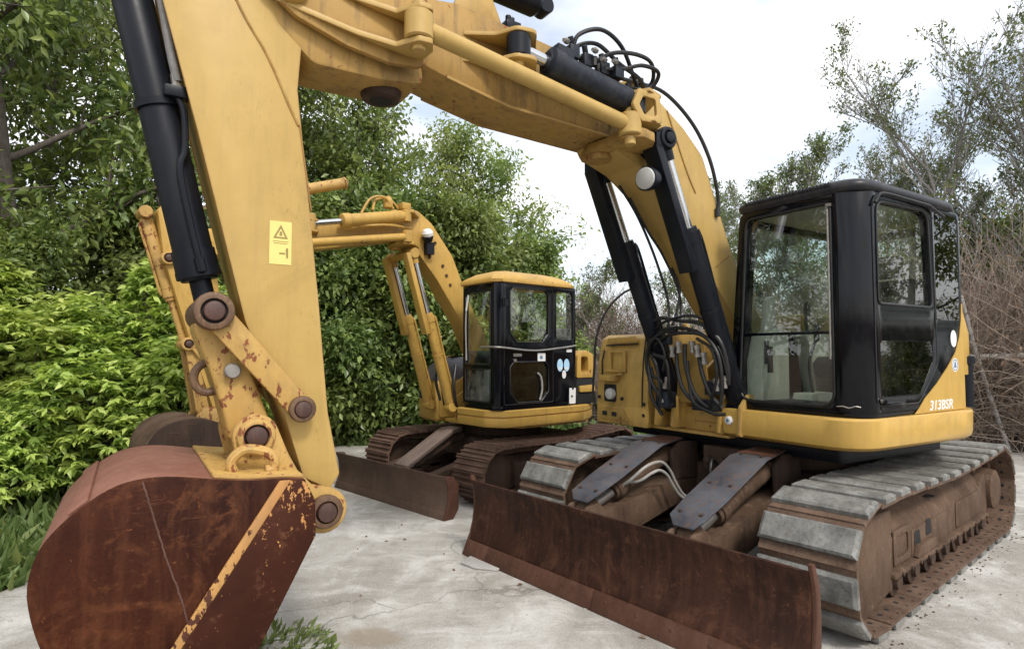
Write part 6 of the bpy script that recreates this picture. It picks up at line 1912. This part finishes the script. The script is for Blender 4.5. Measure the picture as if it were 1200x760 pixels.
br_at = [(7.6, 9.9, -.15, 1.1, 'tangle of dry brown brambles beside the right hand track'), (9.9, 9.2, .2, 1.15, 'tangle of dry brown brambles at the right edge of the yard'), (5.6, 10.6, .1, .9, 'dry brown brambles behind the black cab'),
         (3.3, 12.0, 0, .75, 'dry brown brambles behind the engine hood of the larger excavator'), (1.2, 17.5, .1, 1.2, 'dry brown scrub far behind the golden cab roof'), (4.0, 18.2, -.1, 1.25, 'dry brown scrub far behind the yellow tool box'), (1.6, 12.8, .3, .5, 'low dry brambles between the two excavators'), (11.9, 8.2, .5, 1.1, 'dry brambles outside the yard on the right'), (8.4, 11.0, .1, 1.2, 'second row of dry brambles under the tall bare tree'), (10.9, 10.6, -.1, 1.25, 'second row of dry brambles at the right edge'), (6.4, 12.2, .2, 1.05, 'dry brambles under the sparsely leaved trees')]
for i, (x, y, rz, s, lab) in enumerate(br_at):
    o = bpy.data.objects.new('dry_brambles', BR[0]); COL.objects.link(o)
    o.location = (x, y, -.05); o.rotation_euler = (0, 0, rz + (math.pi if i % 2 else 0)); o.scale = (s, s, s)
    tag(o, lab, 'brambles', kind='stuff')
    c = bpy.data.objects.new('dry_leaves', BR[1]); COL.objects.link(c); c.parent = o
    c["kind"] = 'stuff'
# weathered poles caught in the brambles
def pole(name, pts, r, lab):
    b = B(); tube(b, spline(pts, 5), r, 9, r1=r * .8)
    tag(finish(name, b, 'bark_pale'), lab, 'pole')
pole('weathered_pole', [(6.6, 9.1, 1.40), (7.8, 9.0, 1.44), (9.6, 8.7, 1.50)], .045, 'weathered grey pole lying level in the dry brambles')
pole('leaning_pole', [(6.85, 9.15, 2.35), (7.0, 9.05, 1.4), (7.35, 8.95, .0)], .035, 'thin grey pole leaning in the brambles next to the cab')

# ---- weeds along the left edge, one clump in the yard, leaf litter
def weed_mesh(seed, area, n, hgt, broad=.35):
    rng = np.random.RandomState(seed)
    pos = np.c_[rng.uniform(area[0], area[1], n), rng.uniform(area[2], area[3], n), np.full(n, -.05)]
    clump = rng.uniform(size=n)
    az = rng.uniform(0, 6.28, n); tilt = rng.uniform(.1, 1.0, n)
    axd = np.c_[np.cos(az) * np.sin(tilt), np.sin(az) * np.sin(tilt), np.cos(tilt)]
    ln = hgt * rng.uniform(.4, 1.2, n)
    pos[:, 2] += rng.uniform(0, hgt * .6, n) * (clump < broad)
    return pos, axd, ln, rng
pos, axd, ln, rng = weed_mesh(61, (-6.2, -3.12, 2.2, 6.2), 15000, .20)
keep = (pos[:, 0] < -3.2 + .12 * np.sin(pos[:, 1] * 5) + .05 * rng.normal(size=len(pos)))
o = bpy.data.objects.new('weeds', leaves_mesh('weeds', pos[keep], axd[keep], ln[keep], .13, ('grass',), rng)); COL.objects.link(o)
tag(o, 'low green weeds along the left edge of the concrete', 'weeds', kind='stuff')
pos, axd, ln, rng = weed_mesh(62, (-4, 2.2, 9.6, 11.5), 7000, .20)
o = bpy.data.objects.new('weeds', leaves_mesh('weeds', pos, axd, ln, .14, ('grass',), rng)); COL.objects.link(o)
tag(o, 'low green weeds at the foot of the dark hedge', 'weeds', kind='stuff')
rng = np.random.RandomState(63)
n = 330
a = rng.uniform(0, 6.28, n); rr = .20 * np.sqrt(rng.uniform(0, 1, n))
pos = np.c_[-1.22 + rr * np.cos(a) * 1.7, 3.06 + rr * np.sin(a), np.full(n, .0) + rng.uniform(0, .05, n)]
axd = np.c_[np.cos(a) * .8, np.sin(a) * .8, rng.uniform(.3, 1.2, n)] + rng.normal(size=(n, 3)) * .35
axd[:, 2] = np.abs(axd[:, 2])
wd = empty('weed_clump', (0, 0, 0)); tag(wd, 'small green weed growing from the concrete beside the bucket', 'weed')
o = bpy.data.objects.new('leaves', leaves_mesh('leaves', pos, axd, .055 * rng.uniform(.4, 1.4, n), .2, ('grass',), rng)); COL.objects.link(o); o.parent = wd
b = B()
for k in range(14):
    t = rng.uniform(0, 6.28); q = .2 * rng.uniform(.4, 1.2)
    tube(b, [(-1.30, 3.06, 0), (-1.30 + q * .6 * math.cos(t), 3.06 + q * .5 * math.sin(t), .05), (-1.30 + q * 1.3 * math.cos(t), 3.06 + q * math.sin(t), .045)], .003, 4, r1=.0015)
finish('stem', b, 'grass', wd)
n = 9000
pos = np.c_[rng.uniform(-1, 12, n), rng.uniform(9.2, 15, n), np.full(n, -.05) + rng.uniform(0, .02, n)]
axd = rng.normal(size=(n, 3)); axd[:, 2] *= .25
o = bpy.data.objects.new('leaf_litter', leaves_mesh('leaf_litter', pos, axd, .09 * rng.uniform(.5, 1.2, n), .25, ('dryleaf',), rng)); COL.objects.link(o)
tag(o, 'brown fallen leaves on the soil behind the yard', 'leaf litter', kind='stuff')
n = 260
pos = np.c_[rng.uniform(-3, 6, n), rng.uniform(2.6, 9.6, n), np.full(n, .006)]
axd = rng.normal(size=(n, 3)); axd[:, 2] *= .1
o = bpy.data.objects.new('fallen_leaves', leaves_mesh('fallen_leaves', pos, axd, .035 * rng.uniform(.4, 1.2, n), .3, ('dryleaf',), rng)); COL.objects.link(o)
tag(o, 'few small dry leaves scattered over the concrete', 'leaves', kind='stuff')

# ---- small things on the concrete
def chunk(bm, c, r, rnd, flat=.6):
    n = 7
    ph = rnd.uniform(0, 6)
    rings = []
    for z, k in ((0.0, 1.0), (r * flat * .5, .95), (r * flat, .55)):
        rings.append([(c[0] + r * k * rnd.uniform(.75, 1.15) * math.cos(ph + 6.283 * i / n), c[1] + r * k * rnd.uniform(.75, 1.15) * math.sin(ph + 6.283 * i / n), c[2] + z) for i in range(n)])
    loft(bm, rings)
rnd = random.Random(71)
b = B()
ca, sa = math.cos(R(220.1)), math.sin(R(220.1))
for i in range(110):
    u = rnd.uniform(-1.75, 1.6); v = 1.255 + abs(rnd.gauss(0, .05))
    chunk(b, (2.168 + u * ca - v * sa, 5.001 + u * sa + v * ca, .001), rnd.choice([.002, .003, .005, .008]), rnd)
tag(finish('mud_clods', b, 'clod', smooth=False), 'dark crumbs of dried mud along the outer track', 'mud', kind='stuff')
b = B()
for i in range(900):
    x, y = rnd.uniform(-3, 4), rnd.uniform(2.4, 7)
    chunk(b, (x, y, .001), rnd.choice([.003, .004, .006, .010]), rnd)
tag(finish('grit', b, 'stone', smooth=False), 'loose grit on the concrete yard', 'grit', kind='stuff')
b = B()
pts = [(-.36, 4.28), (-.30, 4.42), (-.12, 4.50), (.08, 4.46), (.16, 4.36), (.06, 4.22), (-.12, 4.14), (-.26, 4.18)]
plate(b, pts, .002, .016, 'z')
tag(finish('concrete_flake', b, 'stone', bevel=.004), 'thin pale flake of broken concrete under the corner of the wide blade', 'flake')
